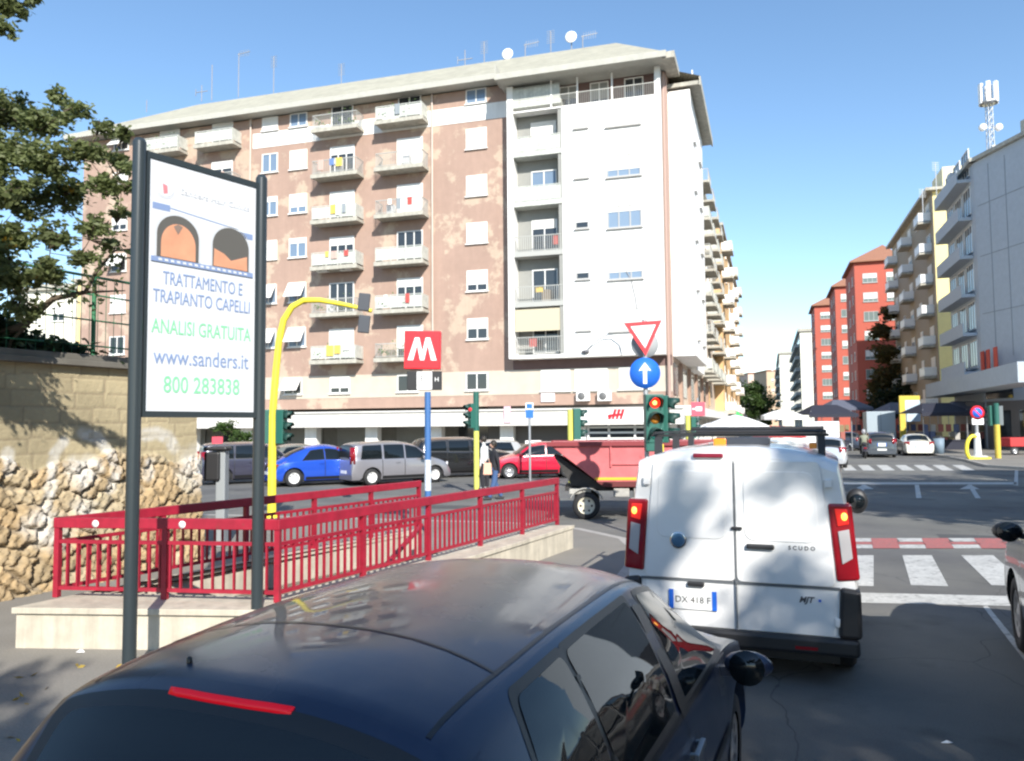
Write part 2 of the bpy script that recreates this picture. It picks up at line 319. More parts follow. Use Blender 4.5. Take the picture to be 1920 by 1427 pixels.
def balcony(par, M, w=3.5, d=1.15, style='bars', plants=False, slabm=None, rm=None):
    o = link('balcony', shared(('balcony', w, d, (slabm or concrete).name), lambda mb: (mb.box(-w/2, w/2, -d, 0, -.2, 0), mb.box(-w/2-.04, w/2+.04, -d-.04, -d+.1, -.24, .03)), slabm or concrete), par, M)
    def rail(mb):
        e = .05; z = 1.0
        mb.box(-w/2+e, w/2-e, -d+.02, -d+.07, z-.05, z); mb.box(-w/2+e, -w/2+e+.05, -d+.07, 0, z-.05, z); mb.box(w/2-e-.05, w/2-e, -d+.07, 0, z-.05, z)
        mb.box(-w/2+e, w/2-e, -d+.03, -d+.06, .1, .14)
        n = int(w / .13)
        for i in range(n + 1): x = -w/2+e+.01 + (w-2*e-.03)*i/n; mb.box(x, x+.022, -d+.035, -d+.055, .14, z-.05)
        for sx in (-w/2+e+.015, w/2-e-.035):
            for k in range(int(d/.13)): y = -.05-k*.13; mb.box(sx, sx+.02, y-.02, y, 0, z-.05)
    def panel(mb):
        e = .05; mb.box(-w/2+e, w/2-e, -d+.02, -d+.07, .95, 1.0); mb.box(-w/2+e, w/2-e, -d+.035, -d+.055, .12, .9)
        for i in range(4): x = -w/2+e + (w-2*e-.05)*i/3; mb.box(x, x+.05, -d+.02, -d+.07, 0, .95)
        for sx in (-w/2+e, w/2-e-.03): mb.box(sx, sx+.03, -d+.07, 0, .12, .98)
    link('railing', shared(('railing', w, d, style, (rm or (railm if style == 'bars' else railpanel)).name), rail if style == 'bars' else panel, rm or (railm if style == 'bars' else railpanel)), o)
    if plants:
        def pl(mb):
            R = random.Random(3)
            for i in range(90):
                x = R.uniform(-w/2+.2, w/2-.2); y = -d + R.uniform(-.02, .3); z = .25 + abs(R.gauss(.2, .35)); s_ = R.uniform(.08, .2)
                a = Vector((R.uniform(-1, 1), R.uniform(-1, 1), R.uniform(-.5, 1))).normalized() * s_; b = Vector((R.uniform(-1, 1), R.uniform(-1, 1), R.uniform(-1, 1))).normalized() * s_; c = Vector((x, y, z))
                mb.add([c, c + a, c + b], [(0, 1, 2)])
        link('potted_plants', shared(('potted_plants', w, d), pl, green_plant), o)
    return o
def acunit(par, M):
    o = link('air_conditioner', shared(('air_conditioner',), lambda mb: (mb.box(-.42, .42, -.38, -.05, 0, .58), mb.box(-.35, -.3, -.05, 0, .05, .5), mb.box(.3, .35, -.05, 0, .05, .5)), frame_w), par, M)
    link('fan_grille', shared(('fan_grille',), lambda mb: mb.lathe([(.0, -.40), (.22, -.40), (.24, -.385), (.24, -.375)], (-.1, 0, .29), 16, 'y'), mat('grille_grey', (.12, .12, .12), .5)), o)
    return o
# ---------------------------------------------------------------- main apartment building
A = rad(-16.3)
BM = thing('apartment_building', 'long brick and white apartment block with corrugated roof filling the far side of the junction', 'building', (0, 50, 0), A)
def loc(px, py, c=0.0):           # pixel -> local x,z on the facade plane y=c
    d = ray(px, py); u = Vector((math.cos(A), math.sin(A))); n = Vector((-math.sin(A), math.cos(A)))
    t = (50 * n.y + c) / (d.x * n.x + d.y * n.y); p = Vector((d.x * t, d.y * t - 50)); return p.dot(u), H + d.z * t
def part(name, m, par=BM, M=None, **k): mb = MB(M); return mb, lambda **kk: mb.build(name, m, par, **kk)
mb = MB(); mb.box(-35, 10.2, 0, 13, 3.44, 24.75); mb.build('wall', brick, BM)
mb = MB(); mb.box(-35.02, -.1, -.025, .02, 4.17, 5.75); mb.box(-.1, 10.22, -.025, .02, 4.17, 5.75); mb.build('cream_band', mat('band_cream', (.50, .44, .36), .85, var=.08, scale=1), BM)
mb = MB(); mb.box(-19.6, -.02, -.03, .02, 22.55, 23.65); mb.build('white_band', plaster, BM)
mb = MB(); mb.box(.1, 10.21, -.03, .02, 5.76, 6.4); mb.box(.1, 10.21, -.035, .02, 22.6, 24.2); mb.each('brown_recess_wall', brown_dark, BM)  # brown walls; under the bay the dark colour also carries its shade
# ground floor arcade
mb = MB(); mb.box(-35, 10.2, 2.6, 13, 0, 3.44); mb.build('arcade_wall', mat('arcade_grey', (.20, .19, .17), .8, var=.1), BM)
mb = MB()
for x in (-34.5, -29.5, -24.6, -19.8, -14.6, -9.95, -5.3, -.35, 4.4, 9.9): mb.box(x-.45, x+.45, -.15, .5, 0, 2.3)
mb.each('pillar', plaster, BM)
mb = MB(); mb.box(-36, 10.9, -1.1, 2.6, 2.2, 3.1); mb.box(-36, 10.9, -1.16, -1.1, 2.16, 2.62); mb.box(-36, 10.9, -1.2, -.2, 3.1, 3.22); mb.build('canopy', mat('canopy_pale', (.58, .56, .52), .8, var=.08, scale=1), BM)
mb = MB()
for i, (x0, x1) in enumerate(((-19, -15.2), (-14, -10.5), (-9.3, -5.9), (-28.9, -25.3))): mb.box(x0, x1, 2.5, 2.57, 0, 2.2)
mb.each('roller_shutter', shutter_g, BM)
for x0, x1 in ((-4.6, -1), (.4, 3.6), (-24, -20.5)):
    mb = MB(); mb.box(x0, x1, 2.48, 2.56, .1, 2.2); mb.build('shop_window', glass_d, BM)
# shop with red lettering under the canopy
mb = MB()
for x in (5.0, 6.3, 7.9, 9.3): mb.box(x-.06, x+.06, -.3, -.1, 0, 2.15)
for z in (1.25, 1.95, 1.62): mb.box(5.0, 9.3, -.3, -.16, z, z+.12)
mb.build('shop_window_frame', frame_w, BM)
mb = MB(); mb.box(5, 9.3, -.12, -.1, 0, 2.15); mb.build('shop_window', glass_d, BM)
mb = MB(); mb.box(4.3, 9.85, -1.2, -1.165, 2.3, 3.08); mb.build('shop_sign_board', white_p, BM)
x, z = loc(1153, 778, -1.25); mb = MB()
for dx, w_, h0, h1 in ((-.35, .16, -.25, .05), (-.12, .13, -.25, .32), (.12, .13, -.25, .32), (.36, .13, -.25, .32)):
    mb.prism([(x+dx-.08, z+h0), (x+dx+w_-.08, z+h0), (x+dx+w_+.04+(h1*.2), z+h1), (x+dx+.0+(h1*.2), z+h1)], 'y', -1.24, -1.2)
mb.prism([(x-.45, z-.12), (x+.5, z-.02), (x+.52, z+.1), (x-.42, z+.02)], 'y', -1.245, -1.202)
mb.build('shop_lettering', red_p, BM)
# mezzanine windows
for px, w_, k in ((895, 1.5, 'open'), (765, 1.5, 'open'), (638, 1.5, 'low'), (550, 1.4, 'tilt'), (330, 1.4, 'closed'), (215, 1.4, 'closed')):
    x, z = loc(px, 742); window(BM, T(x, -.03, 4.5), w_, 1.15, k)
for x0, w_ in ((2.6, 1.9), (4.9, 2.1), (7.6, 1.9)): window(BM, T(x0 + .3, -.03, 4.35), w_, 1.35, 'closed', m_sh=mat('beige_roller_shutter', (.55, .53, .46), .6, var=.04))
for px in (1095, 1135): x, z = loc(px, 752); acunit(BM, T(x, 0, z))
x, z = loc(1028, 752); mb = MB(); mb.box(x-.45, x+.45, -.12, -.02, z-.05, z+.5); mb.build('notice_board', mat('pale_pink_sign', (.72, .62, .64), .5), BM)
# brick front: balconies and windows
ZS = [6.72 + 3.24 * k for k in range(6)]
kindA = ['low', 'open', 'most', 'half', 'most', 'low']; kindB = ['low', 'most', 'open', 'closed', 'closed', 'low']
pan = ['panel', 'bars', 'panel', 'panel', 'bars', 'bars']
for k, z in enumerate(ZS):
    for cx, ks, off in ((-12.35, kindA, .05), (-7.5, kindB, .35)):
        balcony(BM, T(cx, 0, z), 3.5, 1.15, pan[(k + (cx > -10)) % 6], plants=(k in (0, 1, 5)))
        if k < 5: window(BM, T(cx + off, 0, z + .02), 1.9, 2.25, ks[k], 'balcony_door', sill=False)
        else: window(BM, T(cx + off, -.03, z + .05), 1.7, 1.9, 'open', 'balcony_door', sill=False)
    if k > 0:
        for cx in (-22.2, -26.9):
            balcony(BM, T(cx, 0, z + .0), 3.3, 1.1, 'panel' if k % 2 else 'bars', plants=(k == 5 and cx < -25)); window(BM, T(cx, -.01, z + .02), 1.8, 2.2, 'most' if k != 5 else 'half', 'balcony_door', sill=False)
kc = ['half', 'low', 'closed', 'closed', 'closed', 'open']
for k in range(6):
    z = 7.85 + 3.2 * k if k < 5 else 23.75
    h = 1.4 if k < 5 else 1.0
    window(BM, T(-2.33, 0, z), 1.45, h, kc[k], m_gl=glass_b if k == 5 else None)
    window(BM, T(-15.8, -.03 if k == 5 else 0, z), 1.4, h, ['tilt', 'tilt', 'most', 'low', 'closed', 'open'][k], m_gl=glass_b)
    window(BM, T(-18.15, -.03 if k == 5 else 0, z), 1.3, h, ['tilt', 'tilt', 'closed', 'most', 'open', 'closed'][k], m_gl=glass_b)
    window(BM, T(-31.4, 0, z), 1.4, h, ['open', 'closed', 'tilt', 'low', 'closed', 'tilt'][k])
acunit(BM, T(-13.4, -.5, 13.6 + 1.6 - 2.3)); acunit(BM, T(-11.6, -.5, 13.6 + 1.6 - 2.3))
for x in (-5.48, -19.75): mb = MB(); mb.tube([(x, -.1, 5), (x, -.1, 24.8)], .07, 8); mb.build('drainpipe', mat('pale_drainpipe', (.5, .42, .36), .6), BM)
# white projecting bay
bx0, bx1 = .1, 9.66
mb = MB(); mb.box(bx0, .5, -1.02, 0, 6.4, 24.1); mb.box(3.7, bx1, -1.0, 0, 6.6, 22.3); mb.box(.5, bx1, -1.02, 0, 6.38, 6.6); mb.box(bx1, bx1+.25, -1.02, 0, 6.38, 24.16); mb.build('bay_wall', plaster, BM)
mb = MB(); mb.box(.5, 3.7, -.04, 0, 6.6, 24.1); mb.box(3.45, 3.7, -.95, -.04, 6.6, 22.3); mb.build('loggia_back_wall', mat('loggia_shade_grey', (.27, .27, .25), .8, var=.05), BM)  # wall grey darkened to stand in for a deeper loggia's shade
lk = ['open', 'open', 'most', 'open', 'closed', 'open']
for k, z in enumerate(ZS):
    mb = MB(); 
    if k: mb.box(.5, 3.68, -1.02, -.04, z-.3, z+.02)
    mb.box(.5, 3.6, -.98, -.93, z+.98, z+1.03)
    if k in (0, 1, 2):
        n = 22
        for i in range(n): x = .52 + 3.0 * i / (n-1); mb.box(x, x+.03, -.97, -.94, z+.1, z+.98)
        mb.box(.5, 3.6, -.97, -.94, z+.06, z+.1)
    else: mb.box(.5, 3.6, -.97, -.94, z+.06, z+.95)
    mb.build('loggia_railing', railpanel if k > 2 else railm, BM)
    window(BM, T(2.3, -.045, z + .03), 1.7, 2.2, lk[k], 'balcony_door', sill=False, m_gl=glass_b if k in (3,) else None)
mb = MB(); mb.box(.55, 3.45, -1.06, -1.0, 8.1, 9.5); mb.build('sun_blind', mat('cream_canvas', (.50, .45, .32), .8), BM)
CL = [(.45, .08, .07), (.75, .74, .7), (.12, .2, .4), (.7, .5, .1), (.25, .28, .3), (.5, .35, .3)]
RB = random.Random(41)
for k, z in enumerate(ZS):
    for cx in (-12.35, -7.5, 2.1) + ((-22.2,) if k > 3 else ()):
        for j in range(RB.choice((0, 1, 2, 3))):
            x = cx + RB.uniform(-1.3, 1.2); w_ = RB.uniform(.25, .55); h_ = RB.uniform(.35, .75); q = RB.randrange(6); yy = -1.19 if cx < 0 else -.90
            mb = MB(); n_ = 7; vs = [(x + w_ * i / (n_-1), yy - .02 * math.sin(i * 1.9 + x), z + zz) for i in range(n_) for zz in (1.0 - h_, 1.01)]; mb.add(vs, [(2*i, 2*i+1, 2*i+3, 2*i+2) for i in range(n_-1)], True); mb.build('hanging_cloth', mat('cloth_%d' % q, CL[q], .9), BM)
        if RB.random() < .6: x = cx + RB.uniform(-1.4, .9); mb = MB(); mb.box(x, x + .5, -.75, -.3, z + .01, z + RB.uniform(.5, 1.25)); mb.build('balcony_cabinet', mat('cabinet_%d' % RB.randrange(3), [(.5, .5, .47), (.3, .24, .18), (.6, .6, .6)][RB.randrange(3)], .7), BM, bevel=.02)
for k in range(5):
    kk = ['closed', 'low', 'low', 'closed', 'closed'][k]
    window(BM, T(4.95, -1.0, 8.0 + 3.2 * k), .85, 1.25, kk, m_fr=mat('bay_frame_grey', (.42, .41, .39), .6), m_gl=glass_d)
    window(BM, T(7.6, -1.0, 7.85 + 3.2 * k), 2.1, 1.4, ['closed', 'low', 'most', 'low', 'closed'][k], m_fr=mat('bay_frame_grey', (.42, .41, .39), .6), m_gl=mat('pale_window_glass', (.2, .27, .36), .15))
# street lamp bracket and cable on the bay wall
lp = [loc(px_, py_, -1.05) for px_, py_ in ((1166, 666), (1163, 642), (1150, 629), (1135, 630), (1112, 645), (1098, 660))]
mb = MB(); mb.tube([(x, -1.05 - .25 * math.sin(i * .6), z) for i, (x, z) in enumerate(lp)], .035, 6); WLm = mb.build('wall_lamp', steel, BM); mb = MB(); mb.sphere((lp[-1][0], -1.1, lp[-1][1]), .2, 10, (1.3, .7, .6)); mb.build('lamp_head', mat('lamp_head_dark', (.08, .08, .09), .5), WLm)
cb = [loc(px_, py_, -1.04) for px_, py_ in ((1197, 600), (1192, 560), (1184, 525), (1174, 508))]
mb = MB(); mb.tube([(x, -1.04, z) for x, z in cb], .03, 5); mb.build('cable', mat('cable_grey', (.3, .3, .31), .6), BM)
# top loggia
mb = MB(); mb.box(.5, bx1, -1.02, -.3, 22.3, 22.4)
for x in (3.0, 4.7, 6.9, bx1-.1): mb.box(x, x+.1, -1.0, -.9, 22.4, 24.16)
mb.each('loggia_post', plaster, BM)
mb = MB(); mb.box(.5, bx1, -.98, -.95, 23.15, 23.2)
for i in range(70): x = .5 + 9.1 * i / 70; mb.box(x, x+.02, -.975, -.955, 22.4, 23.15)
mb.build('loggia_railing', railm, BM)
for x, k in ((1.2, 'open'), (2.7, 'closed'), (4.0, 'half'), (6.0, 'low'), (8.2, 'open')): window(BM, T(x, -.04, 22.4), 1.2, 1.65, k, m_sh=shutter_g, sill=False)
mb = MB(); mb.tube([(10.02, -.2, 3.3), (10.02, -.2, 24.1)], .11, 8); mb.box(9.93, 10.22, -.12, .0, 6.4, 24.1); mb.build('drainpipe', pipem, BM)
# street wing: x runs along the street
W0 = Matrix.Translation((10.2, 0, 0)) @ Matrix.Rotation(rad(88.05), 4, 'Z')
mb = MB(W0); mb.box(.0, 46, .05, 12, 3.44, 24.1); mb.build('wing_wall', mat('beige_brick_wing', (.52, .42, .33), .85, var=.1, scale=1), BM)
mb = MB(W0); mb.box(1.0, 10.5, -1.35, .05, 6.4, 23.3); mb.box(10.5, 18, -.6, .05, 6.2, 23.3); mb.build('wing_bay_wall', plaster, BM)
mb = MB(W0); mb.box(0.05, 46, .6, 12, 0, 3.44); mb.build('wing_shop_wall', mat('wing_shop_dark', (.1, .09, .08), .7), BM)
mb = MB(W0); mb.box(.3, 46, -1.3, .6, 2.7, 3.3)
for x in range(1, 46, 5): mb.box(x, x+.7, -.05, .6, 0, 2.7)
mb.build('wing_canopy', plaster, BM)
for k in range(6):
    z = 7.6 + 3.24 * k
    window(BM, W0 @ T(3.2, -1.36, z), .9, 1.5, 'open' if k % 2 else 'low'); window(BM, W0 @ T(7.5, -1.36, z), 1.4, 1.5, 'half')
    for x in (20.5, 26.5, 33, 40): balcony(BM, W0 @ T(x, .05, z - .9), 3.6, 1.3, 'bars' if k % 2 else 'panel'); window(BM, W0 @ T(x, .04, z - .85), 2.2, 2.2, 'half', 'balcony_door', sill=False)
    window(BM, W0 @ T(14, -.61, z), 1.4, 1.5, 'half')
mb = MB(W0)
for x in (2, 7.5, 13, 19, 25, 31): mb.box(x-1.2, x+1.6, -.01, .04, 4.0, 6.0)
mb.each('mezzanine_window', glass_d, BM)
mb = MB(W0)
for x in (4.4, 10.2, 16, 22, 28): mb.box(x, x+.6, -.15, .05, 3.3, 6.2)
mb.each('wing_pilaster', brick_plain, BM)
# roof
e = 25.12; r_ = 29.75; ry = 6.4; e2 = 24.42
mb = MB(); rv = [(-35.9, -.95, e), (-.3, -.95, e), (-.3, -2.1, e2+.05), (10.35, -2.1, e2+.05), (11.4, 14, e), (-35.9, 14, e), (-29.6, ry, r_), (6.2, ry, r_), (-.3, ry, r_)]
mb.add(rv, [(0, 1, 8, 6), (2, 3, 7, 8), (1, 2, 8), (3, 4, 7), (4, 5, 6, 7), (5, 0, 6)])
mb.build('roof', rooftile, BM)
mb = MB(); mb.box(-36, -.3, -1.02, -.9, e-.32, e+.06); mb.box(-.36, 10.4, -2.2, -2.08, e2-.28, e2+.1); mb.box(-36, -.3, -.9, 0, e-.3, e-.2); mb.box(-.3, 10.4, -2.08, 0, e2-.26, e2-.16); mb.box(-36.05, -35.9, -1, 14, e-.32, e+.05); mb.box(-.36, -.3, -2.1, -.9, e2-.3, e+.08); mb.build('eave', mat('eave_concrete', (.42, .41, .36), .8, var=.08), BM)
mb = MB(W0); mb.box(-2.0, .8, -.75, 0, 24.1, 24.5); mb.box(.8, 12, -1.95, 2, 23.45, 23.7); mb.box(.7, 12.1, -2.05, -1.95, 23.35, 23.9); mb.box(12, 46.5, -.5, 2, 23.5, 23.75); mb.build('eave', concrete, BM)
mb = MB(W0); mb.add([(.7, -2.03, 23.92), (12.1, -2.03, 23.92), (12.1, 1.5, 25.2), (.7, 1.5, 25.2), (12.1, -.5, 23.8), (46.6, -.5, 23.8), (46.6, 5, 26), (12.1, 5, 26), (12.1, 10, 24), (46.6, 10, 24)], [(0, 1, 2, 3), (4, 5, 6, 7), (7, 6, 9, 8)]); mb.build('wing_roof', rooftile, BM)
# rooftop antennas and dishes
def antenna(px, py0, py1, kind, label, c=6.4):
    x, z0 = loc(px, py1, c); _, z1 = loc(px, py0, c); p = BM.matrix_basis
    o = thing('rooftop_dish' if kind == 'dish' else 'rooftop_antenna', label, 'satellite dish' if kind == 'dish' else 'antenna', tuple(Matrix.Translation((0, 50, 0)) @ Matrix.Rotation(A, 4, 'Z') @ Vector((x, c, z0 - .3))), A, 'aerials on the roof of the long block')
    h = z1 - z0 + .3; mb = MB(); mb.tube([(0, 0, 0), (0, 0, h)], .038, 6); mb.build('mast', mat('weathered_mast', (.25, .25, .26), .6), o); mb = MB()
    if kind == 'yagi':
        mb.bar((-.1, 0, h-.1), (1.1, 0, h), .05)
        for i in range(6): mb.bar((.1+i*.17, 0, h-.35), (.1+i*.17, 0, h+.2), .025)
        mb.build('crossbar', steel, o)
    elif kind == 'tee': mb.bar((-.6, 0, h*.6), (.6, 0, h*.6), .06); mb.bar((-.6, 0, h*.6-.3), (-.6, 0, h*.6+.3), .05); mb.build('crossbar', steel, o)
    elif kind == 'dish': mb.lathe([(.02, .12), (.25, .07), (.42, 0), (.44, -.03), (.25, .03), (.02, .07)], (0, -.2, h), 16, 'y'); mb.build('reflector', white_p, o)
    elif kind == 'comb':
        for i in range(7): mb.bar((-.3, 0, h-.15*i), (.3, 0, h-.15*i), .025)
        mb.build('crossbar', steel, o)
for a in ((378, 160, 184, 'tee', 'low tee shaped aerial leftmost on the long roof'), (397, 122, 182, 'plain', 'bare mast just right of the leftmost low aerial'), (447, 100, 176, 'yagi', 'tall pale mast with a long arm to the right near the left of the roof'),
          (513, 106, 168, 'comb', 'comb aerial right of the tall mast with the long arm'), (640, 120, 152, 'comb', 'small aerial alone above the middle left of the roof'), (872, 94, 130, 'tee', 'tee aerial left of the pair above the brick end'),
          (908, 78, 128, 'comb', 'taller comb aerial just left of the white dish'), (953, 104, 124, 'dish', 'bright white dish standing low on the roof edge'), (985, 82, 120, 'yagi', 'small arm aerial just right of the low white dish'),
          (1033, 58, 115, 'comb', 'tallest thin comb mast above the white bay'), (1072, 72, 112, 'dish', 'dish raised on a pole above the white bay'), (1093, 66, 110, 'yagi', 'rightmost arm aerial beside the raised dish'), (275, 188, 204, 'plain', 'short stub mast at the left end of the ridge')): antenna(*a)

# ---------------------------------------------------------------- other buildings
def block(name, label, O, ang, L, D, Ht, wm, rows, cols, z0=4.5, dz=3.1, wk='half', bal=None, group=None, ww=1.3, wh=1.4, side=None, side_m=None, cat='building', roofm=None, base=None, edge=.4):
    o = thing(name, label, cat, (*O, 0), ang, group)
    mb = MB(); mb.box(0, L, 0, D, 0, Ht); mb.build('wall', wm, o)
    mb = MB(); mb.box(-edge, L+edge, -edge, D+edge, Ht+.003, Ht+.3); mb.box(.8, L-.8, .8, D-.8, Ht+.3, Ht+.8); mb.build('roof_slab', roofm or concrete, o)
    if base: mb = MB(); mb.box(-.05, L+.05, -.06, D, .01, 3.6); mb.box(-.1, L+.1, -1.2, 0, 3.3, 3.7); mb.build('shop_front', base, o)
    R = random.Random(len(label)); kinds = ['half', 'most', 'open', 'low', 'closed']
    for k in range(rows):
        for x in cols:
            kk = R.choice(kinds) if wk == 'mix' else wk
            if bal and x in bal: balcony(o, T(x, 0, z0 + k*dz - .8), 3.0, 1.2, 'panel' if bal[x] else 'bars', rm=bal[x] or None); window(o, T(x, 0, z0 + k*dz - .78), 2.0, 2.1, kk, 'balcony_door', sill=False)
            else: window(o, T(x, 0, z0 + k*dz), ww, wh, kk)
    if side:
        Ms = Matrix.Rotation(rad(-90), 4, 'Z') if side[0] == 'l' else None
        # left end wall (x=0 plane): x' runs from D to 0 toward the viewer
        for k in range(rows):
            for y in side[1]: window(o, Matrix.Translation((0, y, z0 + k*dz)) @ Matrix.Rotation(rad(-90), 4, 'Z'), ww, wh, 'half')
    return o
SD = rad(71.75)     # street direction
def sp(K, Y): return (478 / 1450 * Y + K / 1450, Y)
# far end of the left side of the street
block('apartment_building', 'orange apartment block with stacked balconies beyond the white corner block', sp(-6950, 86), SD, 52, 12, 24.5, mat('orange_plaster', (.62, .40, .19), .8, var=.05), 7, (4, 12, 20, 28, 36, 44), bal={4: white_p, 20: white_p, 36: white_p}, wk='mix', base=mat('beige_base', (.5, .44, .36), .8))
# right side of the street: facades run towards the viewer, so their angle is reversed
def rblock(name, label, K, Y0, Y1, D, Ht, wm, **k):
    a = sp(K, Y1); L = (Y1 - Y0) / math.cos(rad(18.25)); return block(name, label, a, SD + math.pi, L, D, Ht, wm, **k)
bluegrey = mat('blue_grey_plaster', (.42, .47, .52), .8, var=.05)
B1 = rblock('apartment_building', 'pale blue grey corner block with a flat blank wall at the right edge', 24400, 60, 69.5, 14, 22.6, bluegrey, rows=6, cols=(1.6, 4.6, 7.6), z0=6.5, wk='open', ww=2.3, wh=2.2, base=mat('shop_front_grey', (.16, .15, .15), .7), bal=None)
mb = MB()
for k in range(6): mb.box(.1, 8.9, -1.0, 0, 5.9 + 3.1*k, 6.15 + 3.1*k); mb.box(.1, 8.9, -1.0, -.93, 6.15 + 3.1*k, 6.95 + 3.1*k)
mb.box(-.4, 27, -2.2, 0, 4.4, 5.6); mb.each('long_balcony', bluegrey, B1)
WB = T(10.0, 0, 0) @ Matrix.Rotation(rad(22.25), 4, 'Z')
mb = MB(WB); mb.box(.02, 16, 0, 12, 0, 22.58); mb.build('blank_wall', bluegrey, B1)
mb = MB(WB); mb.box(.3, 16, -.03, 0, .02, 3.7); mb.build('shop_front', mat('shop_front_grey', (0, 0, 0)), B1)
for x in (1.2, 3.8, 6.4): mb = MB(WB); mb.box(x, x + 1.7, -.05, -.03, .4, 3.0); mb.build('shop_window', glass_d, B1)
mb = MB(WB); mb.box(.3, 3.2, -.045, 0, 3.9, 5.2); mb.build('upper_shop_window', glass_d, B1)
mb = MB(WB); mb.box(-.2, 16.2, -.3, 12.2, 22.603, 22.9); mb.build('roof_slab', concrete, B1)
mb = MB(WB)
for x in (1.6, 3.4): mb.box(x, x+.05, -.02, 0, 7, 22)
for z in (10.5, 15, 19): mb.box(.3, 14, -.022, 0, z, z+.05)
mb.each('wall_joint', mat('joint_grey', (.24, .27, .31), .8), B1)
mb = MB(); mb.box(5.5, 9.5, 1.5, 7, 22.92, 24.0); mb.build('penthouse', plaster, B1)
mb = MB(WB); mb.box(2.0, 14, 2.5, 9, 22.92, 25.2); mb.build('lift_house', concrete, B1)
for x in (9.8, 11.4, 13.4): mb = MB(); mb.box(x, x+.9, -.07, 0, 5.9, 7.6); mb.build('red_awning', mat('red_cloth', (.5, .06, .03), .8), B1)
B2 = rblock('apartment_building', 'yellow apartment block with white balconies and a sunlit end wall', 26000, 80, 106, 15, 26.4, mat('yellow_plaster_shaded', (.30, .26, .20), .8, var=.05), rows=7, dz=3.3, cols=(2.5, 8, 13.5, 19, 24.8), bal={2.5: white_p, 13.5: white_p, 24.8: white_p}, wk='mix', edge=.7)  # street walls of the block get their shade through a darker colour
L2 = 26 / math.cos(rad(18.25))
mb = MB(); mb.box(L2+.003, L2+.04, .05, 15, 0, 26.38); mb.build('end_wall', mat('yellow_plaster_sunlit', (.82, .70, .33), .8, var=.04), B2)  # sunlit copy of the block's yellow; the street side has the shaded one
for i in range(3): mb = MB(); mb.box(L2+.04, L2+.07, 2.5+i*1.2, 2.56+i*1.2, 0, 26.3); mb.build('drainpipe', mat('pale_yellow_pipe', (.6, .52, .3), .6), B2)
mb = MB(); mb.box(L2-5, L2+.3, 1, 8, 26.75, 28.8); mb.box(4, 9, 1, 8, 26.75, 28.4); mb.each('stair_tower', mat('cream_tower', (.75, .68, .45), .8), B2)
redp = mat('red_plaster', (.42, .095, .062), .8, var=.05); terr = mat('terracotta_roof', (.30, .14, .085), .8, var=.1)
for i, (pl_, pr, yt, Y) in enumerate(((1612, 1690, 490, 122), (1574, 1628, 536, 150), (1534, 1590, 572, 176))):
    a = at(pl_, 800, Y); b = at(pr, 800, Y); zt = at(pl_, yt, Y).z; wd = b.x - a.x
    o = thing('apartment_building', ['red apartment tower nearest the yellow block with lit grey windows', 'middle one of the three stepped red apartment towers', 'farthest red apartment tower next to the white end wall'][i], 'building', (a.x, Y, 0), rad(-18.25), 'stepped red towers along the street')
    mb = MB(); mb.box(0, wd, 0, 14, 0, zt); mb.build('wall', redp, o)
    mb = MB(); mb.add([(-.6, -.6, zt), (wd+.6, -.6, zt), (wd+.6, 14, zt), (-.6, 14, zt), (wd*.75, 5, zt+3.4), (wd*.75, 9, zt+3.4)], [(0, 1, 4), (1, 2, 5, 4), (2, 3, 5), (3, 0, 4, 5)]); mb.box(-.65, wd+.65, -.65, 14, zt-.25, zt-.01); mb.build('roof', terr, o)
    n = int((zt - 4) / 3.05)
    for k in range(n):
        z = 4 + 3.05 * k + (zt - 4 - n * 3.05) * .8
        for fx, ww in ((.34, wd * .32), (.8, wd * .2)): window(o, T(wd * fx, 0, z), round(ww, 2), 1.5, ('half', 'open', 'low')[(k + i) % 3], m_fr=mat('grey_frame', (.4, .42, .4), .6), m_gl=mat('grey_green_glass', (.16, .2, .19), .2))
        for y in (3, 8): window(o, Matrix.Translation((0, y, z)) @ Matrix.Rotation(rad(-90), 4, 'Z'), 1.3, 1.5, 'open')
for i, (pl_, pr, yt, Y, D, wm, lab) in enumerate(((1505, 1543, 622, 205, 60, mat('white_end_plaster', (.75, .74, .64), .8), 'white slab block with a blank sunlit end wall beyond the red towers'), (1465, 1512, 664, 290, 70, mat('cream_far', (.6, .58, .5), .8), 'pale slab block farther down the street left of the white end wall'))):
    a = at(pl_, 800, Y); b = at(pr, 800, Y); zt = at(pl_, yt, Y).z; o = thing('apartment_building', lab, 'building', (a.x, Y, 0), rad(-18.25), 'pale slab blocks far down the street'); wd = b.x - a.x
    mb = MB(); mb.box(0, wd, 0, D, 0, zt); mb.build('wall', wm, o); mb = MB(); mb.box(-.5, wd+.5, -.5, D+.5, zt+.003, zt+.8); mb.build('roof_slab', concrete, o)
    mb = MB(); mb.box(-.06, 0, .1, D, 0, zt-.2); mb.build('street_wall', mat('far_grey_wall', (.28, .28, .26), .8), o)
    for k in range(int(zt / 3.2) - 1):
        mb = MB(); mb.box(-1.3, -.06, 2, D-2, 3.5+3.2*k, 4.4+3.2*k); mb.build('balcony_row', mat('far_balcony_grey', (.4, .41, .38), .7), o)
        mb = MB(); mb.box(-.09, -.06, 2, D-2, 4.6+3.2*k, 6.0+3.2*k); mb.build('window_row', glass_d, o)
a = at(1440, 800, 380); o = block('apartment_building', 'small orange roofed block at the far end of the street behind the green tree', (a.x, 380), 0, 12, 20, at(1440, 696, 380).z, mat('far_ochre', (.5, .36, .24), .8), 5, (3, 9), z0=8, dz=5, roofm=terr)
a = at(1405, 800, 420); block('apartment_building', 'low pinkish block furthest away just above the green tree', (a.x, 420), 0, 12, 20, at(1405, 701, 420).z, mat('far_pink', (.6, .44, .36), .8), 3, (4, 9), z0=10, dz=5, roofm=terr)
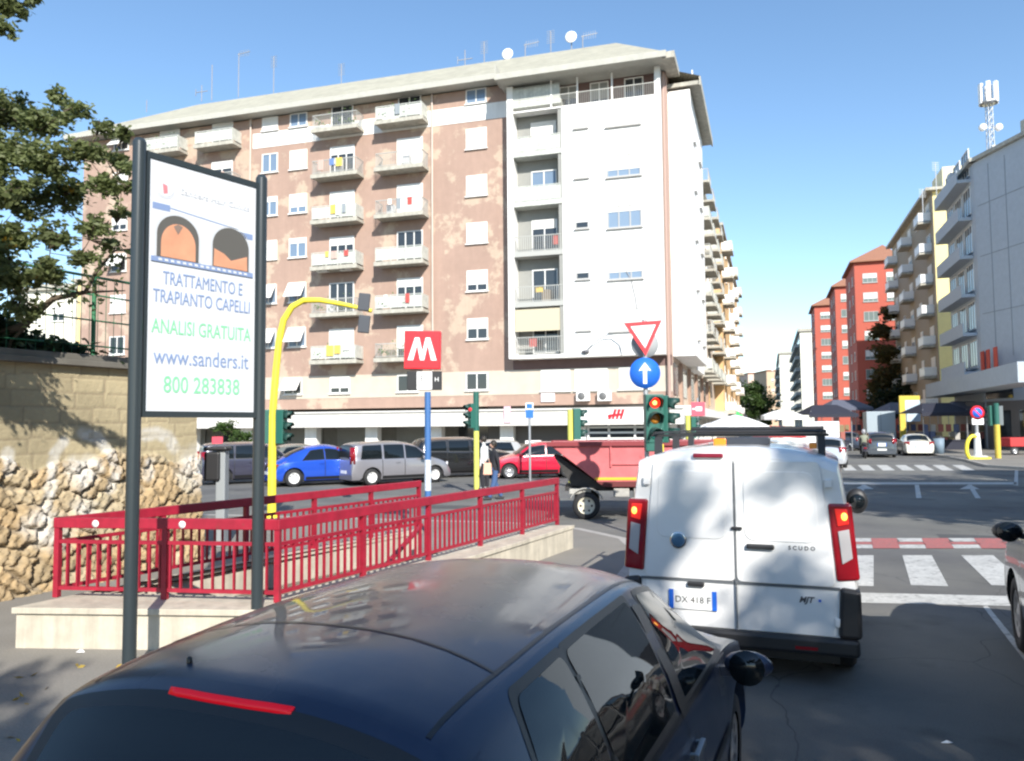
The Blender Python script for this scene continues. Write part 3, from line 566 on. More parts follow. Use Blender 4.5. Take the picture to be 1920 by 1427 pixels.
# behind the stone wall on the left
a = at(28, 800, 74); block('apartment_building', 'cream building with green shutters seen through the tree at far left', (a.x, 74), rad(-10), 6.2, 12, 15.5, mat('cream_left', (.72, .70, .6), .8, var=.04), 4, (1.6, 4.4), z0=3.2, wk='half')
a = at(140, 800, 68); block('apartment_building', 'narrow yellow building between the cream one and the brick block', (a.x, 68), rad(-10), 2.6, 12, 15.2, mat('yellow_left', (.72, .55, .26), .8), 4, (1.3,), z0=3.2, wk='most')
# mobile mast
p = at(1858, 285, 62)
o = thing('antenna_mast', 'grey lattice phone mast with white panel antennas on the pale blue grey block', 'antenna', tuple(p), 0)
zt = at(1853, 160, 62).z - p.z
mb = MB()
for sx, sy in ((-.2, -.2), (.2, -.2), (.2, .2), (-.2, .2)): mb.tube([(sx, sy, -1), (sx*.8, sy*.8, zt)], .045, 6)
for i in range(9): z = zt * i / 9; mb.bar((-.2, -.2, z), (.2, -.2, z + zt/9), .04); mb.bar((.2, -.2, z), (.2, .2, z + zt/9), .04); mb.bar((-.2, .2, z), (-.2, -.2, z + zt/9), .04)
mb.lathe([(.0, zt*.72), (.7, zt*.72), (.7, zt*.75), (0, zt*.75)], n=12); mb.build('lattice', steel, o)
for i in range(6): a_ = i * math.pi / 3; mb = MB(Matrix.Rotation(a_, 4, 'Z')); mb.box(.5, .72, -.16, .16, zt*.72, zt*1.02); mb.build('panel_antenna', white_p, o)
for sx in (-1, 1): mb = MB(); mb.lathe([(0, -.3), (.28, -.26), (.3, 0), (0, .02)], (sx*.65, 0, zt*.36), 12, 'y'); mb.bar((0, 0, zt*.36), (sx*.65, 0, zt*.36), .05); mb.build('small_dish', white_p, o)
p = at(1783, 338, 66); o = thing('rooftop_dish', 'round white dish on the roof edge left of the lattice mast', 'satellite dish', tuple(p)); mb = MB(); mb.tube([(0, 0, -1.5), (0, 0, .1)], .05, 6); mb.build('mast', steel, o); mb = MB(); mb.lathe([(.02, .12), (.3, .07), (.5, 0), (.5, -.03), (.02, .07)], (0, -.2, .1), 16, 'y'); mb.build('reflector', white_p, o)
for px, y0, y1, lb in ((1756, 305, 352, 'thin aerial rising above the yellow block'), (1730, 355, 372, 'short aerial behind the left end of the yellow roof')):
    p = at(px, y1 + 10, 78); o = thing('rooftop_antenna', lb, 'antenna', tuple(p)); h = at(px, y0, 78).z - p.z; mb = MB(); mb.tube([(0, 0, -1), (0, 0, h)], .05, 6); mb.build('mast', steel, o); mb = MB()
    for i in range(5): mb.bar((-.35, 0, h-.2*i), (.35, 0, h-.2*i), .03)
    mb.build('crossbar', steel, o)
# ---------------------------------------------------------------- stone retaining wall on the left
P0 = Vector((-8.48, 4.85)); P1 = Vector((-4.86, 11.85)); WL = (P1 - P0).length; WA = math.atan2(P1.y - P0.y, P1.x - P0.x)
SW = thing('stone_wall', 'rough yellow stone wall with smooth blocks above and white spray marks beside the stairs', 'wall', (*P0, 0), WA)
def hash2(i, j, k): return np.modf(np.abs(np.sin(i * 127.1 + j * 311.7 + k * 74.7) * 43758.5453))[0]
nx, nz = int(WL / .022), 128
X, Z = np.meshgrid(np.linspace(0, WL, nx), np.linspace(.06, 2.95, nz))
cw, ch = .34, .25
wx = X + .08 * np.sin(Z * 7 + X * 2) + .03 * np.sin(X * 23 + Z * 11); wz = Z + .06 * np.sin(X * 5) + .03 * np.sin(Z * 29 + X * 17)
ci, cj = np.floor(wx / cw), np.floor(wz / ch); F1 = np.full(X.shape, 9.); F2 = np.full(X.shape, 9.); ID = np.zeros(X.shape)
for di in (-2, -1, 0, 1, 2):
    for dj in (-2, -1, 0, 1, 2):
        a, b = ci + di, cj + dj; fx = (a + .15 + .7 * hash2(a, b, 1)); fz = (b + .15 + .7 * hash2(a, b, 2))
        d = np.sqrt(((wx / cw - fx) * (1.0 + .35 * hash2(a, b, 5))) ** 2 + (wz / ch - fz) ** 2); nr = d < F1
        F2 = np.where(nr, F1, np.minimum(F2, d)); ID = np.where(nr, hash2(a, b, 3), ID); F1 = np.where(nr, d, F1)
edge = np.clip((F2 - F1) / .20, 0, 1); edge = edge * edge * (3 - 2 * edge)
lim = 1.72 + .07 * np.sin(X * 3.1) + .05 * np.sin(X * 9.0); rub = Z < lim
rough = .02 * np.sin(X * 41 + Z * 13) * np.sin(Z * 37 - X * 7) + .015 * np.sin(X * 83 + 3 * np.sin(Z * 60))
Yr = -.03 - edge * (.05 + .07 * ID) - rough * .9 - .16 * np.clip(1 - Z / 1.7, 0, 1)
Zb = Z + .012 * np.sin(X * 2.3) + .008 * np.sin(X * 7.7); br = np.floor(Zb / .2); bxx = X / .42 + hash2(br, br * 0, 3) + .06 * np.sin(br * 9 + X * 3); jx = np.abs(bxx - np.round(bxx)) * .42; jz = np.abs(Zb / .2 - np.round(Zb / .2)) * .2
joint = np.minimum(jx, jz) < .011; bid = hash2(np.floor(bxx + .0), br, 9)
Ys = -.05 + np.where(joint, .008, 0) - .006 * bid - rough * .08
Yv = np.where(rub, Yr, Ys)
c1 = np.array([.40, .285, .155]); c2 = np.array([.29, .22, .13]); c3 = np.array([.38, .33, .23]); mort = np.array([.24, .195, .135])
t = ID[..., None]; C = np.where(t < .4, c1 + (c3 - c1) * t * 2, c2 + (c1 - c2) * (t - .4) * 1.6); C = C * (.85 + .3 * hash2(np.floor(X / .05), np.floor(Z / .05), 4))[..., None]
C = mort + (C - mort) * np.clip(edge * 1.6, 0, 1)[..., None]
stn = .84 + .1 * np.sin(X * 1.3 + 2 * np.sin(Z * 2.1)) + .06 * np.sin(X * 5.3 + Z * 4) + .05 * hash2(np.floor(X / .04), np.floor(Z / .04), 8); Cs = np.array([.42, .35, .215]) * ((.88 + .2 * bid) * stn)[..., None]; Cs = np.where(joint[..., None], np.array([.33, .27, .17]) * stn[..., None], Cs)
C = np.where(rub[..., None], C, Cs)
sw = np.array([.56, .55, .52])
def stroke(pts, wd, soft=.5):
    global C
    m = np.zeros(X.shape)
    for (x0, z0), (x1, z1) in zip(pts[:-1], pts[1:]):
        dx, dz = x1 - x0, z1 - z0; tt = np.clip(((X - x0) * dx + (Z - z0) * dz) / (dx * dx + dz * dz + 1e-9), 0, 1)
        m = np.maximum(m, 1 - np.clip((np.hypot(X - x0 - tt * dx, Z - z0 - tt * dz) - wd * .5) / (wd * soft), 0, 1))
    m = m * .8 * (.45 + .55 * hash2(np.floor(X / .09), np.floor(Z / .09), 6)); C = C + (sw - C) * m[..., None]
def wl(px, py):        # pixel -> wall x,z
    d = ray(px, py); u = Vector((math.cos(WA), math.sin(WA))); n = Vector((-u.y, u.x)); tt = P0.dot(n) / (d.x * n.x + d.y * n.y); return (Vector((d.x * tt, d.y * tt)) - P0).dot(u), H + d.z * tt
stroke([wl(*p) for p in ((75, 950), (88, 900), (98, 850), (115, 828))], .09); stroke([wl(*p) for p in ((150, 812), (178, 820), (195, 842), (204, 880), (196, 915))], .10)
stroke([wl(*p) for p in ((10, 850), (5, 880))], .10); stroke([wl(*p) for p in ((136, 878), (158, 882), (140, 900), (160, 875))], .16, .8); stroke([wl(*p) for p in ((268, 815), (290, 812), (312, 820), (322, 840))], .12)
stroke([wl(*p) for p in ((272, 870), (268, 890))], .12); stroke([wl(*p) for p in ((355, 880), (372, 872), (388, 890))], .3, .9); stroke([wl(*p) for p in ((60, 985), (90, 1000))], .2, 1); stroke([wl(*p) for p in ((140, 955), (150, 970))], .15, 1)
me = bpy.data.meshes.new('stone_face'); V = np.stack([X, Yv, Z], -1).reshape(-1, 3); idx = np.arange(nx * nz).reshape(nz, nx)
Fq = np.stack([idx[:-1, :-1], idx[:-1, 1:], idx[1:, 1:], idx[1:, :-1]], -1).reshape(-1, 4)
me.from_pydata(V.tolist(), [], Fq.tolist()); me.polygons.foreach_set('use_smooth', [True] * len(Fq))
ca = me.color_attributes.new('stone_tint', 'FLOAT_COLOR', 'POINT'); ca.data.foreach_set('color', np.concatenate([np.clip(C, 0, 1).reshape(-1, 3), np.ones((nx * nz, 1))], 1).astype(np.float32).ravel())
wm_ = mat('tuff_stone', (.5, .4, .25), .95, bump=.5, bscale=45); nt = wm_.node_tree; at_ = nt.nodes.new('ShaderNodeAttribute'); at_.attribute_name = 'stone_tint'; nt.links.new(at_.outputs[0], nt.nodes['Principled BSDF'].inputs['Base Color'])
me.materials.append(wm_); link('stone_face', me, SW)
mb = MB(); mb.box(.0, WL - .01, 0.0, 1.2, 0, 2.93); mb.build('wall_core', mat('wall_end_stone', (.5, .4, .24), .9, var=.2, scale=5, bump=.4, bscale=12), SW)
mb = MB(); mb.box(-.1, WL + .08, -.17, .5, 2.94, 3.02); mb.box(-.1, WL + .05, -.12, .45, 3.02, 3.1); mb.build('coping', mat('dark_coping', (.13, .12, .10), .85, var=.15), SW, bevel=.01)
# earth bank, hedge and fence on top
mb = MB(); mb.box(-8, WL - .2, .45, 9, 0, 2.93); o = mb.build('terrace_ground', mat('soil', (.12, .09, .06), .95), None); o.matrix_world = Matrix.Translation((*P0, 0)) @ Matrix.Rotation(WA, 4, 'Z'); o['kind'] = 'structure'
FEN = thing('mesh_fence', 'thin green wire fence standing on the coping of the stone wall', 'fence', (*P0, 3.0), WA)
fg = mat('fence_green', (.03, .16, .07), .5)
for i in range(6): x = .3 + i * 1.5; mb = MB(); mb.tube([(x, .15, 0), (x, .15, 1.25)], .032, 6); mb.build('post', fg, FEN)
mb = MB()
for z in (.25, .6, .95, 1.2): mb.tube([(0, .15, z), (WL - .1, .15, z)], .012 if z < 1 else .02, 5)
mb.build('rail', fg, FEN)
mb = MB()
for i in range(int(WL / .12)): mb.bar((i * .12, .15, .05), (i * .12, .15, 1.2), .006)
mb.build('mesh_panel', fg, FEN)
def leafmesh(pts, size, R, flat=.3, name='leaves', m=None, parent=None, ratio=.55):
    n = len(pts); P = np.array(pts, dtype=np.float64); rs = np.random.RandomState(R)
    a = rs.normal(size=(n, 3)); a[:, 2] *= .5; a /= np.linalg.norm(a, axis=1)[:, None] + 1e-9; b = rs.normal(size=(n, 3)); b -= a * (a * b).sum(1)[:, None]; b /= np.linalg.norm(b, axis=1)[:, None] + 1e-9
    s_ = size * rs.uniform(.6, 1.3, (n, 1)); a = a * s_; b = b * s_ * ratio
    V = np.stack([P - a, P + b * .9 , P + a, P - b * .9], 1).reshape(-1, 3)
    me = bpy.data.meshes.new(name); me.vertices.add(4 * n); me.vertices.foreach_set('co', V.astype(np.float32).ravel()); me.loops.add(4 * n); me.loops.foreach_set('vertex_index', np.arange(4 * n, dtype=np.int32)); me.polygons.add(n); me.polygons.foreach_set('loop_start', np.arange(0, 4 * n, 4, dtype=np.int32)); me.update(calc_edges=True); me.validate()
    me.materials.append(m); o = link(name, me, parent); return o
def leafmat(name, c, cy=None, ty=.68):
    m = mat(name, c, .55, var=.35, scale=1.6, c2=cy, thr=(ty, ty + .04), c2scale=3.3); nt = m.node_tree; p = nt.nodes['Principled BSDF']; out = nt.nodes['Material Output']
    tr = nt.nodes.new('ShaderNodeBsdfTranslucent'); mx = nt.nodes.new('ShaderNodeMixShader'); mx.inputs[0].default_value = .5
    src = p.inputs['Base Color'].links[0].from_socket; nt.links.new(src, tr.inputs[0]); nt.links.new(p.outputs[0], mx.inputs[1]); nt.links.new(tr.outputs[0], mx.inputs[2]); nt.links.new(mx.outputs[0], out.inputs[0]); return m
leaf_h = leafmat('hedge_leaves', (.035, .06, .025))
R = random.Random(5)
pts = []
for i in range(16000):
    x = R.uniform(-2, WL - .4); tp = .55 + .25 * math.sin(x * 1.7) + .12 * math.sin(x * 4.3) - max(0, x - 5.2) * .2; z = R.random() ** .7 * tp; pts.append((x, .55 + R.gauss(0, .22), z))
HG = thing('hedge', 'low dark hedge behind the green wire fence on top of the stone wall', 'hedge', (*P0, 3.0), WA); leafmesh(pts, .07, 3, m=leaf_h, parent=HG, name='foliage')
mb = MB()
for i in range(20): x = R.uniform(0, WL-1); mb.tube([(x, .55, -.1), (x + R.uniform(-.1, .1), .55, .4)], .02, 5)
mb.build('stems', mat('bark', (.10, .075, .05), .9, var=.2, scale=8, bump=.5, bscale=20), HG)

# ---------------------------------------------------------------- stair surround: travertine plinth and red railings
FL, FR, RE, LE = Vector((-4.44, 7.62)), Vector((-2.2, 7.3)), Vector((.72, 12.8)), Vector((-1.5, 12.4))
OL, OR, ORE, OLE = Vector((-4.56, 7.2)), Vector((-1.98, 7.0)), Vector((.97, 12.72)), Vector((-1.72, 12.55))
PL = thing('stair_plinth', 'low travertine kerb wall carrying the red railings around the stairwell', 'low wall', (0, 0, 0))
H2 = [Vector(p) for p in h2]; zt = .49
mb = MB()
def slab(mb, a, b, c, d, z0, z1):      # a,b outer ; c,d inner (c under b)
    P = [a, b, c, d]; mb.add([(*p, z) for z in (z0, z1) for p in P], [(3, 2, 1, 0), (4, 5, 6, 7), (0, 1, 5, 4), (1, 2, 6, 5), (2, 3, 7, 6), (3, 0, 4, 7)])
slab(mb, OL, OR, H2[1], H2[0], .0, zt - .055); slab(mb, OR, ORE, H2[2], H2[1], .0, zt - .055); slab(mb, OLE, OL, H2[0], H2[3], .0, zt - .055); mb.build('plinth_wall', travertine, PL)
mb = MB(); o_ = lambda p, q: p + (p - q).normalized() * .035
slab(mb, OL + Vector((-.03, -.03)), OR + Vector((.02, -.035)), H2[1] + Vector((-.02, .02)), H2[0] + Vector((.02, .02)), zt - .055, zt); slab(mb, OR + Vector((.021, -.034)), ORE + Vector((.03, .02)), H2[2] + Vector((-.02, 0)), H2[1] + Vector((-.019, .021)), zt - .056, zt - .001); slab(mb, OLE + Vector((-.03, .02)), OL + Vector((-.031, -.029)), H2[0] + Vector((.021, .021)), H2[3] + Vector((.02, 0)), zt - .056, zt - .001); mb.build('plinth_cap', travertine, PL, bevel=.006)
def railing(a, b, label, npost, sp_=.105, ends=(1, 1)):
    d = b - a; L = d.length; o = thing('metal_railing', label, 'railing', (*a, zt), math.atan2(d.y, d.x), 'red railings around the metro stairs')
    mb = MB(); mb.box(-.03, L + .03, -.035, .035, .665, .765); mb.build('top_rail', red_rail, o, bevel=.008)
    mb = MB(); mb.box(.0, L, -.016, .016, .515, .55); mb.build('middle_rail', red_rail, o)
    mb = MB(); mb.box(.0, L, -.016, .016, .07, .105); mb.build('bottom_rail', red_rail, o)
    for i in range(npost):
        x = L * i / (npost - 1)
        if (i == 0 and not ends[0]) or (i == npost - 1 and not ends[1]): continue
        mb = MB(); mb.box(x - .026, x + .026, -.026, .026, -.002, .664); mb.build('post', red_rail, o)
    n = int(L / sp_); bm_ = MB(); bm_.box(-.0085, .0085, -.014, .014, .106, .514); me = bm_.mesh('baluster', red_rail)
    for i in range(1, n):
        x = L * i / n
        if min(abs(x - L * k / (npost - 1)) for k in range(npost)) > .05: link('baluster', me, o, T(x, 0, 0))
    return o
rA = railing(FL, FR, 'short red railing across the near end of the stairwell behind the advertising posts', 3)
railing(FR, RE, 'long red railing on the road side of the stairwell ending beside the red truck', 6, ends=(0, 1)); railing(FL, LE, 'red railing on the far side of the stairwell next to the stone wall', 6, ends=(0, 1))
for x in (.42, 1.32): mb = MB(); mb.lathe([(0, -.04), (.035, -.04), (.035, -.034), (0, -.034)], (x, 0, .71), 14, 'y'); mb.build('white_sticker', white_p, rA)
HR = thing('stair_handrail', 'slanting red handrail going down into the stairwell', 'handrail', (0, 0, 0)); a = at(790, 985, 11.4); b = at(695, 1092, 9.2); mb = MB(); mb.tube([a, b], .035, 10); mb.build('rail', red_rail, HR); mb = MB()
for t_ in (.05, .5, .95): q = a.lerp(b, t_); mb.tube([q, q - Vector((0, 0, 1.4))], .02, 8)
mb.each('support', red_rail, HR)

# ---------------------------------------------------------------- advertising sign
LP, RP = Vector((-2.99, 6.12)), Vector((-2.31, 7.06)); d = RP - LP; PW = d.length
AD = thing('advertising_sign', 'tall two post advertising panel with two photographs of heads and blue and green lettering', 'sign', (*LP, 0), math.atan2(d.y, d.x))
for x, z0, z1 in ((0, .12, 4.42), (PW, .46, 4.42)): mb = MB(); mb.tube([(x, 0, z0), (x, 0, z1)], .052, 20); mb.lathe([(.052, z1), (.035, z1 + .03), (0, z1 + .035)], (x, 0, 0), 20); mb.build('post', signpost, AD)
pb, pt = 2.25, 4.31; x0, x1 = .075, PW - .075
mb = MB(); mb.box(.05, PW - .05, -.03, .03, pb - .05, pb); mb.box(.05, PW - .05, -.03, .03, pt, pt + .05); mb.box(.05, x0, -.03, .03, pb, pt); mb.box(x1, PW - .05, -.03, .03, pb, pt); mb.build('frame', signpost, AD)
mb = MB(); mb.box(x0, x1, -.02, .02, pb, pt); PN = mb.build('panel', mat('sign_white', (.60, .62, .645), .25, coat=.3), AD)
IW = x1 - x0; IH = pt - pb
def U(u, v): return (x0 + u * IW, pt - v * IH)
navy = mat('print_blue', (.20, .27, .44), .4); grn = mat('print_green', (.22, .62, .32), .4); grey = mat('print_pale_grey', (.55, .56, .58), .4)
def ptext(s_, u, v, hgt, m, wfrac=None, shear=0):
    hgt *= 1.35
    x, z = U(u, v); o = text(s_, hgt, m, PN, T(x, -.0225, z) @ FACE, 'lettering', shear=shear)
    if wfrac: w_ = max(o.dimensions.x, .01); o.matrix_local = T(x, -.0225, z) @ FACE @ Matrix.Diagonal((wfrac * IW / w_, 1, 1, 1))
bpy.context.view_layer.update()
ptext('TRATTAMENTO E', .5, .493, .115, navy, .74); ptext('TRAPIANTO CAPELLI', .5, .568, .115, navy, .90); ptext('ANALISI GRATUITA', .5, .69, .125, grn, .92); ptext('www.sanders.it', .5, .812, .14, navy, .88); ptext('800 283838', .5, .925, .145, grn, .70)
ptext('Sanders Hair Clinics', .60, .115, .052, grey, .66)
def flat(poly, m, y, name): mb = MB(); mb.prism([U(*p) for p in poly], 'y', y - .0015, y); mb.build(name, m, PN)
flat([(.13 + .09 * math.cos(a / 10 * math.pi), .105 + .045 * math.sin(a / 10 * math.pi)) for a in range(20)], grey, -.0205, 'round_logo'); flat([(.13 + .075 * math.cos(a / 10 * math.pi), .105 + .037 * math.sin(a / 10 * math.pi)) for a in range(20)], mat('sign_white', (0, 0, 0)), -.0225, 'round_logo_inner'); flat([(.11, .09), (.15, .095), (.155, .125), (.12, .13)], mat('print_red', (.75, .2, .22), .4), -.0245, 'round_logo_mark')
flat([(.03, .172), (.18, .172), (.18, .198), (.03, .198)], navy, -.0205, 'blue_label'); flat([(.82, .215), (.97, .215), (.97, .24), (.82, .24)], navy, -.0205, 'blue_label'); flat([(.18, .18), (.82, .205), (.82, .209), (.18, .184)], navy, -.0205, 'blue_line')
def dome(u0, u1, v0, v1, n=18, top=.5): r = (u1 - u0) / 2; return [(u0, v1)] + [((u0 + u1) / 2 - r * math.cos(math.pi * i / n), v0 + .085 - .085 * math.sin(math.pi * i / n)) for i in range(n + 1)] + [(u1, v1)]
hair = mat('print_hair', (.10, .095, .085), .5); skin = mat('print_skin', (.56, .27, .16), .5, var=.12, scale=6); skin2 = mat('print_hair_soft', (.22, .16, .13), .5)
for u0, u1, rec in ((.05, .46, 1), (.55, .95, 0)):
    flat(dome(u0, u1, .2, .385), mat('print_halo', (.5, .52, .54), .5), -.0205, 'portrait_background'); flat(dome(u0 + .02, u1 - .02, .208, .385), hair, -.0225, 'portrait_hair')
    if rec: flat(dome(u0 + .055, u1 - .05, .242, .384), skin, -.0245, 'portrait_forehead'); flat([(.21, .255), (.25, .285), (.29, .25), (.25, .243)], skin2, -.0265, 'portrait_thin_hair')
    else: flat([(u0 + .03, .384), (u0 + .035, .31), (u0 + .13, .325), (u0 + .2, .35), (u0 + .28, .335), (u1 - .04, .32), (u1 - .035, .384)], skin, -.0245, 'portrait_forehead')
flat([(.02, .388), (.97, .388), (.97, .408), (.02, .408)], navy, -.0285, 'blue_dashed_line')
for i in range(16): u = .08 + i * .053; flat([(u, .393), (u + .03, .393), (u + .035, .402), (u + .005, .402)], mat('sign_white', (0, 0, 0)), -.0305, 'dash')

# ---------------------------------------------------------------- signals, signs and poles
def head(par, M, s=1.0, hous=None, facing=True, lit=0, lens=True, w=.30):
    hous = hous or green_sig
    mb = MB(M); r = .1 * s; mb.box(-w/2*s, w/2*s, -.09*s, .12*s, -.45*s, .45*s); o = mb.build('signal_housing', hous, par, bevel=.015)
    for i, (c, e) in enumerate((((.5, .015, .01), (1, .12, .03)), ((.30, .12, .01), None), ((.02, .16, .13), None))):
        z = (.29 - .29 * i) * s; mb = MB(M); mb.lathe([(0, -.10*s), (r*.6, -.105*s), (r, -.093*s), (r, -.085*s)], (0, 0, z), 18, 'y')
        on = (lit and i == 0); mb.build('lens', mat('lens_lit_red' if on else 'lens%d' % i, c, .2, emit=(1, .03, .01) if on else None, es=1.3), o)
        mb = MB(M); R_ = r * 1.22; n = 12; vs = []
        for k in range(n + 1):
            a_ = rad(-35 + 250 * k / n); vs += [(R_ * math.cos(a_), -.09*s, z + R_ * math.sin(a_)), (R_ * math.cos(a_) * 1.05, -.30*s if 20 < -35+250*k/n < 160 else -.2*s, z + R_ * math.sin(a_) - .02)]
        fs = [(2*k, 2*k+1, 2*k+3, 2*k+2) for k in range(n)]; mb.add(vs, fs, True); v = mb.build('visor', mat('visor_dark_green', (.012, .05, .04), .5), o); sd_ = v.modifiers.new('thick', 'SOLIDIFY'); sd_.thickness = .008
    return o
def RZ(a): return Matrix.Rotation(rad(a), 4, 'Z')
# main signal with yield and arrow signs
Ym = 14.5; base = at(1212, 800, Ym); TL = thing('traffic_light', 'grey pole with a lit red traffic light just left of the white van roof', 'traffic light', (base.x, Ym, 0))
ztop = at(1210, 600, Ym).z; mb = MB(); mb.tube([(0, 0, 0), (0, 0, ztop)], .045, 14); mb.build('pole', steel, TL)
hc = at(1224, 785, Ym); head(TL, T(hc.x - base.x, -.12, hc.z) @ RZ(4), 1.0, lit=1, w=.34); mb = MB(); mb.sphere((hc.x - base.x, -.235, hc.z + .29), .042, 10, (1, .4, 1)); mb.build('lamp_glow', mat('lamp_glow', (1, .5, .1), .3, emit=(1, .42, .1), es=3), TL)
hc2 = at(1246, 786, Ym); head(TL, T(hc2.x - base.x, .05, hc2.z) @ RZ(72), .98)
hc3 = at(1222, 838, Ym); mb = MB(); mb.box(hc3.x - base.x - .14, hc3.x - base.x + .06, -.2, .02, hc3.z - .08, hc3.z + .14); mb.build('push_button_box', green_sig, TL, bevel=.02); mb = MB(); mb.box(hc3.x - base.x + .065, hc3.x - base.x + .19, -.2, 0, hc3.z - .1, hc3.z + .06); mb.build('yellow_box', yellowp, TL, bevel=.02)
def tri_sign(c, w, rot=2, name='yield_sign'):
    YS = thing('yield_sign', 'red bordered white triangle yield sign at the top of the grey signal pole', 'sign', tuple(c)); h = w * .9; mb = MB(Matrix.Rotation(rad(-4), 4, 'Y'))
    def tri(k): return [(-w/2*k, h*.36*k), (w/2*k, h*.36*k), (0, -h*.64*k)]
    mb.prism(tri(1), 'y', -.006, 0); mb.build('border', red_p, YS); mb = MB(Matrix.Rotation(rad(-4), 4, 'Y')); mb.prism([(p[0], p[1] + .004) for p in tri(.66)], 'y', -.009, -.006); mb.build('field', white_p, YS); mb = MB(); mb.box(-.05, .05, .0, .04, -.2, .1); mb.build('clamp', steel, YS)
c = at(1206, 627, Ym); c.y -= .07; tri_sign(c, .72)
c = at(1208, 700, Ym); c.y -= .07; RS = thing('arrow_sign', 'round blue sign with a white arrow pointing up under the yield sign', 'sign', tuple(c)); mb = MB(); mb.lathe([(0, -.008), (.29, -.008), (.29, 0), (0, 0)], n=36, axis='y'); mb.build('disc', blue_p, RS)
mb = MB(); mb.prism([(-.035, -.2), (.035, -.2), (.035, .06), (.12, .04), (0, .2), (-.12, .04), (-.035, .06)], 'y', -.011, -.0085); mb.build('arrow', white_p, RS)
# round grey back disc behind the yield sign
c = at(1210, 645, Ym); mb = MB(); mb.lathe([(0, .02), (.26, .02), (.26, .03), (0, .03)], (c.x - base.x, .04, c.z), 30, 'y'); mb.build('sign_back_disc', mat('sign_back_grey', (.35, .37, .38), .5), TL)
# metro sign
Yk = 14.8; b = at(802, 800, Yk); MS = thing('metro_sign', 'red square metro sign with a white letter M on a blue pole', 'sign', (b.x, Yk, 0.12)); mb = MB(); zt2 = at(802, 735, Yk).z - .12; mb.tube([(0, 0, 0), (0, 0, zt2)], .06, 14); mb.build('pole', bluep, MS)
mb = MB(); zz = [at(802, y, Yk).z - .12 for y in (880, 862, 920)]; mb.lathe([(.064, zz[2]), (.064, zz[0]), (.066, zz[1])], n=14); mb.build('white_sticker', mat('sticker_grey', (.5, .55, .62), .6, var=.3, scale=20), MS)
w_ = 68 / 1450 * Yk; zc = at(793, 657, Yk).z - .12; xc = at(793, 657, Yk).x - b.x; Mx = T(xc, 0, zc) @ Matrix.Rotation(rad(1.2), 4, 'Y')
mb = MB(Mx); mb.box(-w_/2, w_/2, -.1, .1, -w_*.53, w_*.53); mb.build('red_box', red_p, MS, bevel=.015)
k = w_ * .40; mp = [(-k, -k*.72), (-k*.62, -k*.72), (-k*.36, k*.35), (-.0*k - k*.14, -k*.72), (k*.14, -k*.72), (k*.36, k*.35), (k*.62, -k*.72), (k, -k*.72), (k*.52, k*.85), (k*.22, k*.85), (0, -k*.12), (-k*.22, k*.85), (-k*.52, k*.85)]
mb = MB(Mx); mb.prism(mp, 'y', -.106, -.1); mb.build('letter_m', white_p, MS)
zc2 = at(796, 714, Yk).z - .12; xc = at(796, 714, Yk).x - b.x; mb = MB(); mb.box(xc - .33, xc + .33, -.06, .06, zc2 - .18, zc2 + .18); mb.build('black_box', black_pl, MS, bevel=.01)
mb = MB(); mb.box(xc - .14, xc + .15, -.066, -.06, zc2 - .17, zc2 + .17); q = mb.build('white_panel', white_p, MS); text('E', .16, black_pl, q, T(xc - .04, -.068, zc2 - .02) @ FACE, 'letter'); text('H', .12, white_p, MS, T(xc + .24, -.062, zc2 - .02) @ FACE, 'letter')
# yellow cantilever pole
Yy = 17.4; b = at(511, 800, Yy); YP = thing('traffic_light', 'tall bright yellow pole bent over to carry dark signal backs above the road', 'traffic light', (b.x, Yy, .12))
pp = [at(*p, Yy) for p in ((511, 780), (517, 700), (523, 640), (532, 600), (548, 575), (570, 563), (600, 563), (650, 572), (697, 583))]
mb = MB(); mb.tube([(0, 0, 0), (0, 0, .8)] + [(p.x - b.x, 0, p.z - .12) for p in pp], [.1, .095, .085, .08, .078, .076, .072, .068, .06, .05, .045], 14); mb.build('bent_pole', yellowp, YP)
mb = MB(); mb.lathe([(.13, 0), (.13, .05), (.11, .08)], n=14); mb.build('base_collar', yellowp, YP)
for y in (876, 893): zb_ = at(511, y, Yy).z - .12; mb = MB(); mb.lathe([(.088, zb_ - .07), (.09, zb_), (.088, zb_ + .06)], n=14); mb.build('white_sticker', mat('sticker_grey', (0, 0, 0)), YP)
for dy, ang_ in ((560, 170), (601, 170)):
    c = at(685, dy + 8, Yy); mb = MB(T(c.x - b.x, -.1, c.z - .12) @ Matrix.Rotation(rad(6), 4, 'Y')); mb.box(-.14, .12, -.04, .04, -.2, .2); mb.box(-.09, .07, .04, .2, -.17, .17); mb.build('signal_back', mat('signal_back_grey', (.055, .06, .07), .5), YP, bevel=.02)
c = at(527, 800, Yy); head(YP, T(c.x - b.x + .02, 0, c.z - .12 + .0) @ RZ(82), .85)
c = at(497, 800, Yy); head(YP, T(c.x - b.x, .05, c.z - .12 + .0) @ RZ(-75), .85)
# small signal on dull yellow pole
Ys_ = 24; b = at(893, 800, Ys_); o = thing('traffic_light', 'small green traffic light on a thin yellow pole just right of the metro sign', 'traffic light', (b.x, Ys_, 0)); mb = MB(); mb.tube([(0, 0, 0), (0, 0, at(893, 808, Ys_).z)], .085, 12); mb.build('pole', mat('lemon_pole', (.62, .60, .12), .5), o); mb = MB(); mb.tube([(0, 0, at(893, 808, Ys_).z), (0, 0, at(893, 735, Ys_).z)], .09, 12); mb.build('green_cover', green_sig, o)
c = at(884, 780, Ys_); head(o, T(c.x - b.x, 0, c.z) @ RZ(-62), .85, lit=0)
c = at(883, 768, Ys_); mb = MB(); mb.sphere((c.x - b.x - .02, -.13, c.z), .06, 10); mb.build('red_light', mat('dim_red', (.6, .02, .03), .3, emit=(.8, .03, .04), es=.6), o)
